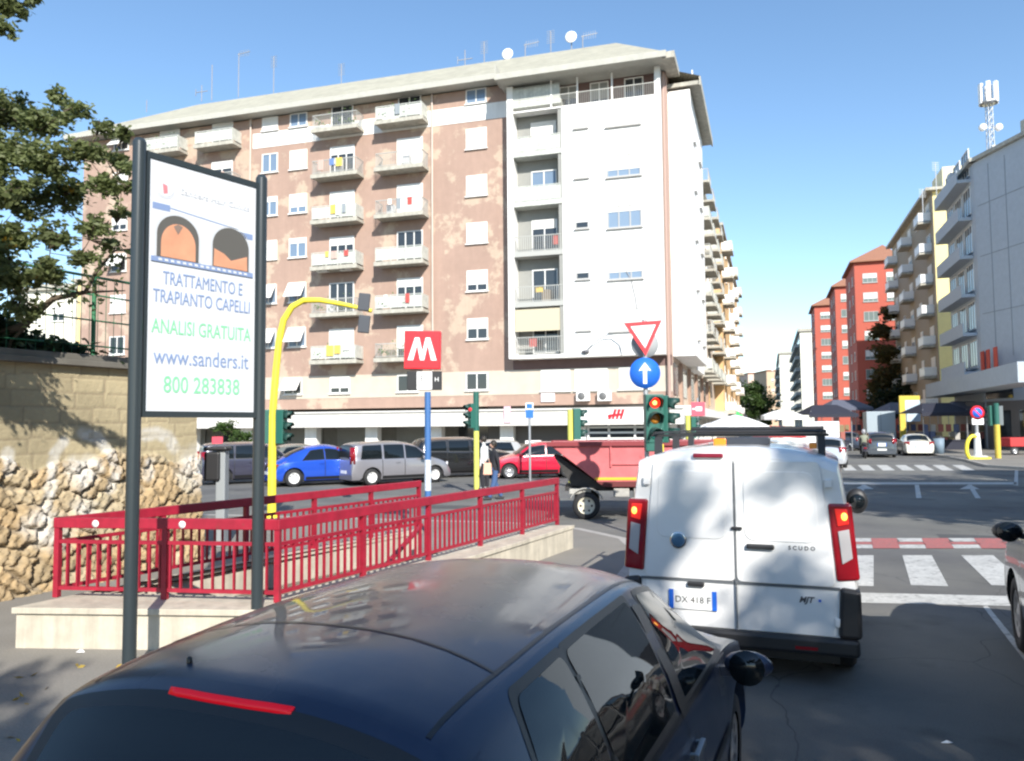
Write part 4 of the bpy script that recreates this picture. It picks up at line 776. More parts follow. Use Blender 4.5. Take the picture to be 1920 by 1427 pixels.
# blue sign on thin grey pole
Yb = 30; b = at(993, 800, Yb); o = thing('parking_sign', 'narrow blue and white sign on a thin grey pole left of the red truck', 'sign', (b.x, Yb, 0)); mb = MB(); mb.tube([(0, 0, 0), (0, 0, at(993, 755, Yb).z)], .045, 8); mb.build('pole', steel, o)
for y0, y1, m in ((755, 768, white_p), (768, 784, blue_p)):
    a_, c_ = at(993, y1, Yb), at(993, y0, Yb); mb = MB(); mb.box(-.15, .15, -.06, -.045, a_.z, c_.z - .01); mb.build('plate', m, o)
a_ = at(993, 766, Yb); mb = MB(); mb.box(-.11, .11, -.066, -.061, a_.z, a_.z + .18); mb.build('blue_mark', blue_p, o)
# pink plate on canopy
x, z = loc(951, 790, -1.25); mb = MB(); mb.box(x - .22, x + .22, -1.24, -1.17, z - .1, z + .95); mb.build('pink_plate', mat('pink_plate', (.72, .45, .50), .5), BM)
# yellow/green signal behind truck
for px, Y, s_, hh, lab in ((1070, 27, 1.2, (770, 820), 'green signal head seen edge on beside a yellow strip above the red truck'), (1290, 33, 1.0, (785, 818), 'small signal on a yellow pole just left of the white market umbrella')):
    b = at(px, 800, Y); zc = at(px, sum(hh) / 2, Y).z; o = thing('traffic_light', lab, 'traffic light', (b.x, Y, 0)); mb = MB(); mb.tube([(0, 0, 0), (0, 0, zc + .5)], .11, 10); mb.build('pole', mat('lemon_pole', (.62, .60, .12), .5), o); head(o, T(.22, 0, zc) @ RZ(95), s_)
# round traffic mirror shaped frame / white board seen above the red car
b = at(1003, 800, 33); o = thing('notice_frame', 'white framed board standing behind the red car', 'sign', (b.x, 33, 0)); a_ = at(985, 826, 33); c_ = at(1015, 858, 33); mb = MB()
for (xa, xb, za, zb_) in ((a_.x, c_.x, a_.z - .12, a_.z), (a_.x, a_.x + .1, 0, a_.z - .12), (c_.x - .1, c_.x, 0, a_.z - .12)): mb.box(xa - b.x, xb - b.x, -.03, .03, za, zb_)
mb.build('frame', white_p, o); mb = MB(); mb.box(a_.x - b.x + .1, c_.x - b.x - .1, -.01, .01, c_.z, a_.z - .12); mb.build('board', mat('dark_board', (.08, .09, .09), .4), o)
# red and white board cluster
b = at(1309, 800, 40); o = thing('direction_sign', 'small red and white board high on a pole right of the main signal', 'sign', (b.x, 40, 0)); mb = MB(); mb.tube([(0, 0, 0), (0, 0, 3.5)], .05, 8); mb.build('pole', steel, o); za, zb_ = at(1309, 780, 40).z, at(1309, 754, 40).z; mb = MB(); mb.box(-.36, .36, -.08, -.05, za, zb_); mb.build('board', mat('faded_red', (.62, .08, .12), .5), o)
mb = MB(); zm = (za + zb_) / 2; mb.box(-.12, .2, -.09, -.081, zm - .1, zm + .12); mb.box(-.3, -.12, -.09, -.081, zm - .03, zm + .04); mb.build('white_mark', white_p, o)
# right side signs
Yn = 43; b = at(1831, 800, Yn); o = thing('no_parking_sign', 'round red and blue no parking sign on a white striped pole at far right', 'sign', (b.x, Yn, .12))
zs = [at(1831, y, Yn).z - .12 for y in (865, 828, 812, 796, 782)]
mb = MB(); mb.tube([(0, 0, 0), (0, 0, zs[1]), (0, 0, zs[2])], [.2, .16, .13], 10); mb.build('white_sleeve', white_p, o); mb = MB(); mb.tube([(0, 0, zs[2]), (0, 0, zs[4])], .09, 10); mb.build('pole', steel, o)
c = at(1830, 774, Yn); mb = MB(); mb.lathe([(0, -.03), (.39, -.03), (.39, 0), (0, 0)], (c.x - b.x, -.1, c.z - .12), 28, 'y'); mb.build('red_ring', red_p, o); mb = MB(); mb.lathe([(0, -.034), (.27, -.034), (.27, -.031), (0, -.031)], (c.x - b.x, -.1, c.z - .12), 28, 'y'); mb.build('blue_field', blue_p, o); mb = MB(T(c.x - b.x, -.1, c.z - .12) @ Matrix.Rotation(rad(45), 4, 'Y')); mb.box(-.28, .28, -.037, -.035, -.035, .035); mb.build('red_bar', red_p, o)
c = at(1831, 790, Yn); mb = MB(); mb.box(c.x - b.x - .32, c.x - b.x + .32, -.13, -.1, c.z - .3, c.z + .05); mb.build('white_plate', white_p, o)
mb = MB(); mb.lathe([(.5, 0), (.5, .1), (.42, .16), (0, .16)], n=16); o2 = mb.build('base', mat('pale_concrete', (.5, .48, .43), .8), o)
b = at(1820, 800, 42.2); o = thing('bike_stand', 'bright yellow hoop leaning beside the striped no parking pole', 'barrier', (b.x, 42.2, .12)); mb = MB(T(0, 0, .65) @ Matrix.Rotation(rad(8), 4, 'Y'))
mb.tube([(.05 + .32 * math.cos(rad(a_)), 0, .62 * math.sin(rad(a_))) for a_ in range(65, 296, 10)], .1, 8); mb.build('hoop', yellowp, o); mb = MB(); mb.box(-.2, 1.0, -.08, .08, 0, .1); mb.build('foot', yellowp, o)
b = at(1869, 800, Yn); o = thing('traffic_light', 'yellow pole with the green back of a signal at the far right corner', 'traffic light', (b.x, Yn, .12)); zz = at(1869, 800, Yn).z; mb = MB(); mb.tube([(0, 0, 0), (0, 0, zz)], .15, 10); mb.build('pole', olive, o); mb = MB(); mb.tube([(0, 0, zz), (0, 0, at(1869, 760, Yn).z)], .14, 10); mb.build('green_cover', green_sig, o); head(o, T(-.1, .25, at(1869, 780, Yn).z - .1) @ RZ(180), 1.25); head(o, T(.32, .25, at(1869, 780, Yn).z - .1) @ RZ(150), 1.2, hous=mat('grey_housing', (.2, .23, .24), .5))
# bus shelter board with yellow frame
b = at(1712, 800, 62); o = thing('advert_board', 'pale blue poster in a yellow frame standing in the shade before the yellow block', 'sign', (b.x, 62, 0)); za, zb_ = at(1712, 788, 62).z, at(1712, 750, 62).z; hw = 14 / 1450 * 62
mb = MB(); mb.box(-hw, hw, -.05, .05, za - .1, zb_); mb.build('poster', mat('pale_blue_poster', (.42, .52, .60), .5), o); mb = MB(); mb.box(-hw - .45, -hw, -.07, .07, 0, zb_ + .35); mb.box(-hw, hw, -.07, .07, zb_, zb_ + .35); mb.build('frame', olive, o)
# grey bin post at the end of the stone wall
Yg = 13.2; b = at(416, 800, Yg); o = thing('litter_bin', 'grey upright box with a black hooded top at the end of the stone wall', 'bin', (b.x, Yg, .12)); zt3 = at(416, 845, Yg).z - .12
mb = MB(); mb.box(-.06, .1, -.1, .1, 0, zt3); mb.build('pillar', mat('pale_grey_metal', (.26, .28, .29), .5), o, bevel=.02); mb = MB(); mb.box(-.24, .02, -.16, .1, zt3 - .5, zt3 - .02); mb.box(-.26, .14, -.16, .14, zt3, zt3 + .07); mb.build('hood', black_pl, o, bevel=.03); mb = MB(); mb.box(-.12, .06, -.12, -.1, zt3 + .12, zt3 + .24); mb.build('red_plate', mat('faded_red', (0, 0, 0)), o)
# ---------------------------------------------------------------- cars
def curve(keys):
    xs = np.array([k[0] for k in keys], float); ys = np.array([k[1] for k in keys], float)
    d = np.diff(ys) / np.diff(xs); m = np.zeros(len(xs)); m[0] = d[0]; m[-1] = d[-1]
    for i in range(1, len(xs) - 1): m[i] = 0 if d[i-1] * d[i] <= 0 else 2 * d[i-1] * d[i] / (d[i-1] + d[i])
    def f(x):
        x = min(max(x, xs[0]), xs[-1]); i = min(int(np.searchsorted(xs, x, 'right')) - 1, len(xs) - 2); h = xs[i+1] - xs[i]; t = (x - xs[i]) / h
        return (2*t**3-3*t**2+1)*ys[i] + (t**3-2*t**2+t)*h*m[i] + (-2*t**3+3*t**2)*ys[i+1] + (t**3-t**2)*h*m[i+1]
    return f
def paint(name, c, metal=.2, rough=.22, dust=0):
    m = mat(name, c, rough, metal, coat=1.0, var=.04, scale=1.5)
    if dust:
        nt = m.node_tree; p = nt.nodes['Principled BSDF']; tc = nt.nodes.new('ShaderNodeTexCoord'); n = nt.nodes.new('ShaderNodeTexNoise'); n.inputs['Scale'].default_value = 2.2; n.inputs['Detail'].default_value = 9
        nt.links.new(tc.outputs['Object'], n.inputs[0]); r = nt.nodes.new('ShaderNodeMapRange'); r.inputs[1].default_value = .42; r.inputs[2].default_value = .62; r.inputs[3].default_value = .03; r.inputs[4].default_value = .30
        nt.links.new(n.outputs[0], r.inputs[0]); nt.links.new(r.outputs[0], p.inputs['Coat Roughness'])
        src = p.inputs['Base Color'].links[0].from_socket; mx = nt.nodes.new('ShaderNodeMix'); mx.data_type = 'RGBA'; mx.inputs[7].default_value = (.24, .22, .20, 1)
        r2 = nt.nodes.new('ShaderNodeMapRange'); r2.inputs[1].default_value = .45; r2.inputs[2].default_value = .75; r2.inputs[3].default_value = .0; r2.inputs[4].default_value = dust; nt.links.new(n.outputs[0], r2.inputs[0])
        nt.links.new(r2.outputs[0], mx.inputs[0]); nt.links.new(src, mx.inputs[6]); nt.links.new(mx.outputs[2], p.inputs['Base Color'])
    return m
class Shell:
    def __init__(s, P):
        s.P = P; s.L = P['L']; s.W = P['W']; s.top = curve(P['top']); s.belt = curve(P['belt']); s.rw = curve(P['rw']); s.low = P.get('low', .2); s.wheels = P['wheels']; s.wr = P['wr']; s.crown = P.get('crown', .09); s.er = P.get('er', (.16, .14)); s.el = P.get('el', .5); s.bulge = P.get('bulge', .02)
    def zlow(s, x):
        z = s.low
        for w in s.wheels:
            r = s.wr + .06; dx = abs(x - w)
            if dx < r: z = max(z, s.wr + math.sqrt(r*r - dx*dx))
        return z
    def sec(s, x):
        h = s.L / 2; t = 0
        for sg, e in ((-1, s.er[0]), (1, s.er[1])):
            q = (sg * x - (h - s.el)) / s.el
            if q > 0: t = e * q ** 2.6
        W = s.W - t; zt = s.top(x); zb = min(s.belt(x), zt - .04); zl = min(s.zlow(x), zb - .03); R_ = max(min(s.rw(x), W * .96), .2) - t * .6; zre = max(zt - s.crown, zb + .012); pts = []
        for f in (0, .06, .2, .4, .6, .8, .93, 1):
            z = zl + (zb - zl) * f; g_ = (z - s.low) / (zb - s.low); y = W * (.93 + .07 * math.sin(math.pi * min(1, (g_ * .8 + .14)))) if g_ < .95 else W * .965
            y = W * (1 - .075 * max(0, (.35 - g_) / .35) ** 2 - .04 * max(0, (g_ - .55) / .45) ** 2); pts.append((y, z))
        y0 = pts[-1][0] - .008
        for f in (.04, .3, .6, .85, 1): pts.append((y0 + (R_ - y0) * f + s.bulge * math.sin(math.pi * f), zb + (zre - zb) * f))
        for f in (.05, .12, .22, .36, .55, .78, 1): pts.append((R_ * (1 - f), zre + (zt - zre) * (1 - (1 - f) ** 2.6)))
        return pts
    def side(s, x, z):
        p = s.sec(x)[:13]
        for a, b in zip(p[:-1], p[1:]):
            if z <= b[1]: return a[0] + (b[0] - a[0]) * max(0, (z - a[1])) / max(1e-5, b[1] - a[1])
        return p[-1][0]
    def topz(s, x, y):
        p = s.sec(x)[12:]; y = abs(y)
        for a, b in zip(p[:-1], p[1:]):
            if y >= b[0]: t = (a[0] - y) / max(1e-5, a[0] - b[0]); return a[1] + (b[1] - a[1]) * min(1, max(0, t))
        return p[-1][1]
    def zre(s, x): return s.sec(x)[12][1]
    def build(s, name, m, par, n):
        mb = MB(); h = s.L / 2; xs = sorted(set([-h, -h + .015, -h + .04, h - .04, h - .015, h] + [-h + s.L * i / n for i in range(1, n)] + [w + k * (s.wr + .06) for w in s.wheels for k in (-1, -.97, -.85, -.5, 0, .5, .85, .97, 1)]))
        rows = [s.sec(x) for x in xs]; K = len(rows[0]); vs = []; fs = []
        for x, r in zip(xs, rows): vs += [(x, y, z) for y, z in r] + [(x, -y, z) for y, z in r[:-1][::-1]]
        M_ = 2 * K - 1
        for i in range(len(xs) - 1):
            for k in range(M_ - 1): fs.append((i*M_+k, i*M_+k+1, (i+1)*M_+k+1, (i+1)*M_+k))
            fs.append((i*M_+M_-1, i*M_, (i+1)*M_, (i+1)*M_+M_-1)[::1])
        mb.add(vs, fs, True); mb.add(vs[:M_], [tuple(range(M_))]); mb.add(vs[-M_:], [tuple(range(M_))[::-1]])
        o = mb.build(name, m, par, sharp=38); return o
def round_poly(p, r, n=5):
    out = []; N = len(p)
    for i in range(N):
        a, b, c = Vector(p[i-1]), Vector(p[i]), Vector(p[(i+1) % N]); u = (a - b); v = (c - b); rr = min(r, u.length * .45, v.length * .45); u = b + u.normalized() * rr; v = b + v.normalized() * rr
        for k in range(n + 1): t = k / n; out.append(tuple(u * (1-t)**2 + b * 2*t*(1-t) + v * t*t))
    return out
def overlay(mb, poly, fn, rings=5, seg=.07):
    d = []; N = len(poly)
    for i in range(N):
        a, b = Vector(poly[i]), Vector(poly[(i+1) % N]); n = max(1, int((b - a).length / seg)); d += [a.lerp(b, k / n) for k in range(n)]
    c = sum(d, Vector((0, 0))) / len(d); vs = [fn(*c)]; fs = []; N = len(d)
    for r in range(1, rings + 1): vs += [fn(*(c + (q - c) * (r / rings))) for q in d]
    for k in range(N): fs.append((0, 1 + k, 1 + (k+1) % N))
    for r in range(rings - 1):
        for k in range(N): a = 1 + r*N + k; b = 1 + r*N + (k+1) % N; fs.append((a, a+N, b+N, b))
    mb.add(vs, fs, True)
def wheel(par, x, y, r, sgn, w=.2, rimm=None, spokes=7):
    mb = MB(T(x, y, r)); s_ = sgn; prof = [(r*.62, -w/2), (r*.9, -w/2), (r*.98, -w/2+.03), (r, -w/4), (r, w/4), (r*.98, w/2-.03), (r*.9, w/2), (r*.64, w/2), (r*.62, w/2-.03)]; mb.lathe(prof, n=28, axis='y'); o = mb.build('wheel', rubber, par)
    mb = MB(T(x, y, r)); f = s_ * (w/2 - .02); mb.lathe([(r*.64, f), (r*.6, f + s_*.01), (r*.56, f - s_*.02), (r*.2, f), (r*.1, f + s_*.012), (0, f + s_*.012)], n=28, axis='y')
    mb.build('rim', rimm or mat('wheel_silver', (.46, .46, .47), .35, .6), o)
    mb = MB(T(x, y, r)); 
    for k in range(spokes): a = 2*math.pi*k/spokes; mb.lathe([(0, f + s_*.004), (r*.085, f + s_*.004)], (r*.4*math.cos(a), 0, r*.4*math.sin(a)), 8, 'y')
    mb.build('rim_hole', black_pl, o)
red_lens = mat('red_tail_lens', (.24, .006, .012), .15, coat=.5); lamp_w = mat('clear_lens', (.7, .7, .72), .12, coat=.5)
glass_car = mat('car_glass', (.008, .011, .013), .02, spec=.5); trim = mat('black_trim', (.015, .015, .016), .35); 
plate_w = mat('plate_white', (.75, .75, .73), .4)
def car(name, label, pos, head, P, pm, n=40, wins=(), rear=None, front=None, tail=None, headl=None, group=None, cat='car', handles=(), mirror=None, rimm=None, hub=7, bumper=None, z=0):
    o = thing(name, label, cat, (pos[0], pos[1], z), rad(90 - head), group); s = Shell(P); body = s.build('body', pm, o, n); h = s.L / 2
    mb = MB(); mb.box(-h + .12, h - .12, -s.W + .16, s.W - .16, .16, s.wr * 2 + .1); mb.build('underbody', black_pl, o)
    for sg in (1, -1):
        fn = lambda off: (lambda x, z: (x, sg * (s.side(x, z) + off), z))
        for w in wins:
            x0b, x0t, x1t, x1b = w[:4]; gap = P.get('gap', .045)
            def wp(dd):
                b0 = s.belt(x0b) + .02 + dd; pts = [(x0b + dd, s.belt(x0b) + .02 + dd), (x0t + dd, s.zre(x0t) - gap - dd)]
                for k in range(1, 5): x = x0t + (x1t - x0t) * k / 5; pts.append((x, s.zre(x) - gap - dd))
                pts += [(x1t - dd, s.zre(x1t) - gap - dd), (x1b - dd, s.belt(x1b) + .02 + dd)]; return pts
            mb = MB(); overlay(mb, round_poly(wp(-.022), .03), fn(.002)); wo = mb.build('side_window', trim, o); mb = MB(); overlay(mb, round_poly(wp(0), w[4] if len(w) > 4 else .03), fn(.005)); mb.build('window_glass', glass_car, wo)
        for wx in s.wheels: wheel(o, wx, sg * (s.W - .12), s.wr, sg, rimm=rimm, spokes=hub)
        for hx, hz in handles: y = s.side(hx, hz); mb = MB(); mb.bar((hx - .09, sg * (y + .025), hz), (hx + .09, sg * (y + .022), hz), .022, .03); mb.bar((hx - .07, sg * (y - .01), hz), (hx - .07, sg * (y + .025), hz), .02); mb.bar((hx + .07, sg * (y - .01), hz), (hx + .07, sg * (y + .022), hz), .02); mb.build('door_handle', P.get('hm') or pm, o, bevel=.004)
        if mirror:
            mx_, mz_ = mirror; y = s.side(mx_, mz_ - .06); mb = MB(); ms = P.get('ms', 1); mb.sphere((mx_, sg * (y + .15 * ms), mz_), .12, 16, (.55, 1 , .68 * ms * ms)); mb.bar((mx_ + .02, sg * (y - .03), mz_ - .05), (mx_, sg * (y + .1), mz_ - .03), .05, .045); q = mb.build('wing_mirror', P.get('mm') or pm, o); mb = MB(); mb.lathe([(0, -.069), (.085, -.066), (.085, -.06)], (mx_, sg * (y + .15 * ms), mz_), 18, 'x'); mb.build('mirror_glass', glass_car, q)
    if n <= 60 and cat == 'car':
        gx_ = [w[3] + .03 for w in wins[:-1]] + [wins[-1][3] + .02]
        for sg in (1, -1):
            for gx in gx_:
                mb = MB(); vs = []
                for i in range(10):
                    z_ = s.low + .14 + (s.belt(gx) - s.low - .14) * i / 9
                    for k in (-.011, .011): vs.append((gx + k, sg * (s.side(gx, z_) + .003), z_))
                mb.add(vs, [(2*i, 2*i+1, 2*i+3, 2*i+2) for i in range(9)], True); mb.build('door_gap', trim, o)
            mb = MB(); vs = []
            for i in range(14):
                x = s.wheels[0] + s.wr + .1 + (s.wheels[1] - s.wheels[0] - 2 * s.wr - .2) * i / 13
                for z_ in (s.low + .02, s.low + .13): vs.append((x, sg * (s.side(x, z_) + .008), z_))
            mb.add(vs, [(2*i, 2*i+1, 2*i+3, 2*i+2) for i in range(13)], True); mb.build('sill_trim', trim, o)
        for sx in (1, -1):
            mb = MB(); mb.box(sx * (h + .004) - .006, sx * (h + .004) + .006, -.26, .26, s.low + .22, s.low + .33); mb.build('number_plate', plate_w, o)
    def topov(nm, poly, m, off, r=.05):
        mb = MB(); overlay(mb, round_poly(poly, r), lambda x, y: (x, y, s.topz(x, y) + off), 7, .06); return mb.build(nm, m, o)
    for nm, rg in (('rear_window', rear), ('windscreen', front)):
        if rg:
            (xa, ya), (xb, yb) = rg; topov(nm, [(xa - .0, -ya), (xb, -yb), (xb, yb), (xa, ya)], trim, .003); k_ = .035 if xb > xa else -.035; topov('window_glass', [(xa + k_, -ya + .05), (xb - k_, -yb + .05), (xb - k_, yb - .05), (xa + k_, ya - .05)], glass_car, .007)
    for nm, ls, m in (('tail_light', tail, red_lens), ('headlight', headl, lamp_w)):
        if ls:
            xx, y0, y1, z0, z1 = ls; sx = -1 if xx < 0 else 1
            for sg in (1, -1):
                mb = MB(); N = 6; vs = []
                for i in range(N + 1):
                    y = y0 + (y1 - y0) * i / N; back = .25 * max(0, (i / N) ** 2) * abs(y1 - y0) * 2.2
                    vs += [(xx - sx * back, sg * y, z0), (xx - sx * back, sg * y, z1)]
                mb.add(vs, [(2*i, 2*i+1, 2*i+3, 2*i+2) for i in range(N)], True); q = mb.build(nm, m, o); sd = q.modifiers.new('t', 'SOLIDIFY'); sd.thickness = .05; sd.offset = 0
    if bumper: xx, z0, z1, m_ = bumper; mb = MB(); sx = -1 if xx < 0 else 1; mb.prism([(xx, -s.W + .22), (xx, s.W - .22), (xx - sx * .14, s.W - .04), (xx - sx * .5, s.W - .005), (xx - sx * .5, -s.W + .005), (xx - sx * .14, -s.W + .04)], 'z', z0, z1); mb.build('bumper', m_, o, bevel=.03)
    return o, s
def rear_plate(o, x, z, w=.5, h=.11, y=0): mb = MB(); mb.box(x - .008, x, y - w/2, y + w/2, z - h/2, z + h/2); q = mb.build('number_plate', plate_w, o); mb = MB(); mb.box(x - .01, x - .0081, y - w/2, y - w/2 + .04, z - h/2, z + h/2); mb.box(x - .01, x - .0081, y + w/2 - .04, y + w/2, z - h/2, z + h/2); mb.each('blue_band', blue_p, q)
# ---- foreground dark blue hatchback
HD = 23.0; hv = Vector((math.sin(rad(HD)), math.cos(rad(HD)))); 
PF = dict(L=4.17, W=.88, wr=.31, wheels=(-1.26, 1.28), low=.2, crown=.085, er=(.12, .18), el=.55, bulge=.03, gap=.022,
    top=[(-2.085, .62), (-2.07, .92), (-1.97, 1.05), (-1.78, 1.28), (-1.66, 1.425), (-1.58, 1.452), (-1.3, 1.48), (-.7, 1.502), (-.1, 1.496), (.3, 1.45), (.55, 1.375), (1.15, 1.0), (1.3, .955), (1.7, .87), (1.98, .76), (2.085, .55)],
    belt=[(-2.085, .58), (-2.05, .85), (-1.9, 1.01), (-1.2, 1.005), (0, .965), (.9, .93), (1.4, .86), (1.9, .70), (2.085, .5)],
    rw=[(-2.085, .66), (-1.8, .66), (-1.6, .60), (-1.0, .61), (0, .605), (.5, .585), (1.1, .70), (1.5, .74), (2.085, .6)])
PF['hm'] = mat('dull_handle', (.25, .27, .3), .3, .8)
blue_dark = paint('midnight_blue_paint', (.008, .02, .055), .15, .35, dust=.22); blue_dark.node_tree.nodes['Principled BSDF'].inputs['Coat Weight'].default_value = .55; PF['mm'] = blue_dark; PF['ms'] = .9
cpos = Vector((-.745, 1.97)) + hv * 1.72
FC, fs_ = car('parked_car', 'dark blue hatchback in the foreground with its high brake light on', tuple(cpos), HD, PF, blue_dark, n=110, wins=((-1.50, -1.28, -.93, -.99, .05), (-.955, -.895, -.13, -.19, .035), (-.02, .03, .42, .93, .035)), rear=((-1.955, .60), (-1.675, .60)), front=((1.13, .62), (.5, .56)), tail=(-2.03, .52, .80, .72, .9), headl=(2.0, .45, .74, .58, .72), handles=((-.02, .80), (-1.0, .82)), mirror=(.80, .915), bumper=None, hub=9)
rear_plate(FC, -2.09, .72)
s = fs_
def topstrip(pts, w, m, nm, off=.002):      # thin strip following the top surface
    mb = MB(); vs = []; P = [Vector(p) for p in pts]; N = len(P)
    for i in range(N):
        d = (P[min(i+1, N-1)] - P[max(i-1, 0)]).normalized(); nrm = Vector((-d.y, d.x)) * w / 2
        for k in (-1, 1): q = P[i] + nrm * k; vs.append((q.x, q.y, s.topz(q.x, q.y) + off))
    mb.add(vs, [(2*i, 2*i+1, 2*i+3, 2*i+2) for i in range(N-1)], True); return mb.build(nm, m, FC)
for sg in (1, -1): topstrip([(-1.62 + i * .072, sg * (s.rw(-1.62 + i*.072) - .055)) for i in range(30)], .014, trim, 'roof_seam')
topstrip([(-1.20 - .05 * (y / .56) ** 2 * 1.0, y) for y in [(-.56 + .04 * i) for i in range(29)]], .012, trim, 'hatch_seam', .0025)
mb = MB(); vs = []
zb0 = s.topz(-1.735, 0)
for i in range(21):
    y = -.20 + .020 * i; x = -1.668 + .04 * (y / .5) ** 2; z0 = s.topz(x, y)
    vs += [(x - .022, y, z0 - .016), (x - .010, y, z0 + .003)]
mb.add(vs, [(2*i, 2*i+1, 2*i+3, 2*i+2) for i in range(20)], True); q = mb.build('high_brake_light', mat('lit_brake_red', (.45, .0, .01), .3, emit=(1, .0, .012), es=.2), FC); sd = q.modifiers.new('t', 'SOLIDIFY'); sd.thickness = .012
mb = MB(); mb.lathe([(.008, 0), (.008, .014), (.004, .018), (0, .018)], (-1.56, .25, s.topz(-1.56, .25)), 10); mb.build('washer_nozzle', trim, FC)
def sidestrip(pts, w, m, nm, off=.004, sgs=(1, -1)):
    for sg in sgs:
        mb = MB(); vs = []; P = [Vector(p) for p in pts]; N = len(P)
        for i in range(N):
            d = (P[min(i+1, N-1)] - P[max(i-1, 0)]).normalized(); nrm = Vector((-d.y, d.x)) * w / 2
            for k in (-1, 1): q = P[i] + nrm * k; vs.append((q.x, sg * (s.side(q.x, q.y) + off), q.y))
        mb.add(vs, [(2*i, 2*i+1, 2*i+3, 2*i+2) for i in range(N-1)], True); mb.build(nm, m, FC)
sidestrip([(x, s.belt(x) - .005) for x in np.linspace(-1.5, .98, 26)], .022, mat('belt_trim', (.03, .03, .033), .3, .3), 'belt_trim')
sidestrip([(x, .56) for x in np.linspace(-.85, .95, 16)], .045, trim, 'rub_strip', .008)
for x in (-.10, .95, -.98): sidestrip([(x + .03 * math.sin((z - .25) * 3), z) for z in np.linspace(.25, .93 if x > -.5 else .95, 12)], .008, trim, 'door_gap', .002)
sidestrip([(-.075, .95), (-.07, 1.1), (-.055, 1.32), (-.05, 1.36)], .12, trim, 'door_pillar', .0065)
sidestrip([(-.98, 1.0), (-.94, 1.1), (-.91, 1.33)], .03, trim, 'door_pillar', .0065)
mb = MB(); mb.box(.45, .95, -.35, .35, .5, .9); mb.build('parcel_box', black_pl, FC) if False else None
# ---- other cars
hatch = dict(L=3.9, W=.84, wr=.30, wheels=(-1.2, 1.2), low=.22, crown=.1, top=[(-1.95, .5), (-1.9, .95), (-1.65, 1.38), (-1.2, 1.47), (-.3, 1.48), (.3, 1.4), (.95, 1.0), (1.6, .82), (1.9, .65), (1.95, .5)], belt=[(-1.95, .45), (-1.85, .9), (0, .93), (.9, .9), (1.6, .75), (1.95, .45)], rw=[(-1.95, .62), (-1, .66), (.3, .64), (1, .72), (1.95, .6)])
mpv = dict(L=4.1, W=.85, wr=.31, wheels=(-1.28, 1.3), low=.22, crown=.09, er=(.06, .16), top=[(-2.05, .6), (-2.03, 1.1), (-1.9, 1.52), (-1.5, 1.58), (-.2, 1.6), (.5, 1.5), (1.2, 1.05), (1.7, .9), (2.0, .7), (2.05, .5)], belt=[(-2.05, .5), (-2.0, .95), (0, .96), (1.1, .95), (1.7, .8), (2.05, .45)], rw=[(-2.05, .70), (-1, .70), (.5, .66), (1.2, .72), (2.05, .6)])
beet = dict(L=4.1, W=.86, wr=.32, wheels=(-1.25, 1.25), low=.22, crown=.12, er=(.3, .3), el=.9, top=[(-2.05, .45), (-1.98, .72), (-1.6, .98), (-1.1, 1.27), (-.5, 1.46), (0, 1.5), (.5, 1.42), (1.05, 1.1), (1.35, .98), (1.75, .78), (2.05, .45)], belt=[(-2.05, .4), (-1.7, .8), (-1.1, .92), (0, .95), (.95, .93), (1.6, .75), (2.05, .4)], rw=[(-2.05, .45), (-1.3, .55), (-.5, .6), (.4, .6), (1.1, .62), (2.05, .5)])
sedan = dict(L=4.6, W=.89, wr=.32, wheels=(-1.4, 1.4), low=.2, crown=.1, top=[(-2.3, .5), (-2.26, .95), (-1.75, 1.02), (-1.0, 1.34), (-.4, 1.42), (.2, 1.4), (1.0, 1.0), (1.8, .85), (2.2, .65), (2.3, .5)], belt=[(-2.3, .45), (-2.2, .88), (-1, .93), (.9, .9), (1.8, .74), (2.3, .45)], rw=[(-2.3, .70), (-1.5, .66), (-.8, .62), (.2, .63), (1.1, .7), (2.3, .65)])
suv = dict(L=4.5, W=.92, wr=.35, wheels=(-1.35, 1.38), low=.26, crown=.1, top=[(-2.25, .7), (-2.2, 1.3), (-1.9, 1.62), (-1, 1.68), (0, 1.68), (.45, 1.6), (1.05, 1.2), (1.7, 1.08), (2.1, .95), (2.25, .6)], belt=[(-2.25, .6), (-2.1, 1.1), (0, 1.06), (1, 1.05), (1.7, .98), (2.1, .85), (2.25, .5)], rw=[(-2.25, .74), (0, .74), (.5, .72), (1.1, .78), (2.25, .7)])
Wh = ((-1.35, -1.2, -.35, -.35), (-.28, -.28, .28, .8)); Rh = ((-1.88, .6), (-1.66, .58)); Fh = ((.93, .62), (.33, .56))
GP = 'cars parked before the arcade'
def pc(px, Y): return (at(px, 800, Y).x, Y)
def _2(t): return t[0]
kw = dict(handles=((-.25, .82),), mirror=(.72, .98))
car('parked_car', 'dark purple grey estate car partly hidden by the right post of the advertising panel', pc(478, 30.6), 62, mpv, paint('purple_grey_paint', (.045, .045, .07)), wins=((-1.75, -1.6, -.9, -.9), (-.82, -.82, .05, .05), (.13, .13, .55, 1.05)), rear=((-2.0, .66), (-1.91, .64)), front=((1.15, .62), (.55, .58)), tail=(-2.03, .55, .8, .8, 1.25), headl=(1.98, .5, .76, .62, .78), group=GP, **kw)
car('parked_car', 'bright blue round backed car behind the yellow pole', pc(604, 29.3), 60, beet, paint('bright_blue_paint', (.02, .09, .55), .3), wins=((-.95, -.6, -.15, -.15), (-.08, -.08, .35, .85)), rear=((-1.45, .38), (-.75, .42)), front=((1.02, .5), (.45, .48)), tail=(-1.87, .5, .66, .68, .82), headl=(1.85, .45, .66, .6, .76), rimm=mat('white_hub', (.75, .75, .74), .4), group=GP, **kw)
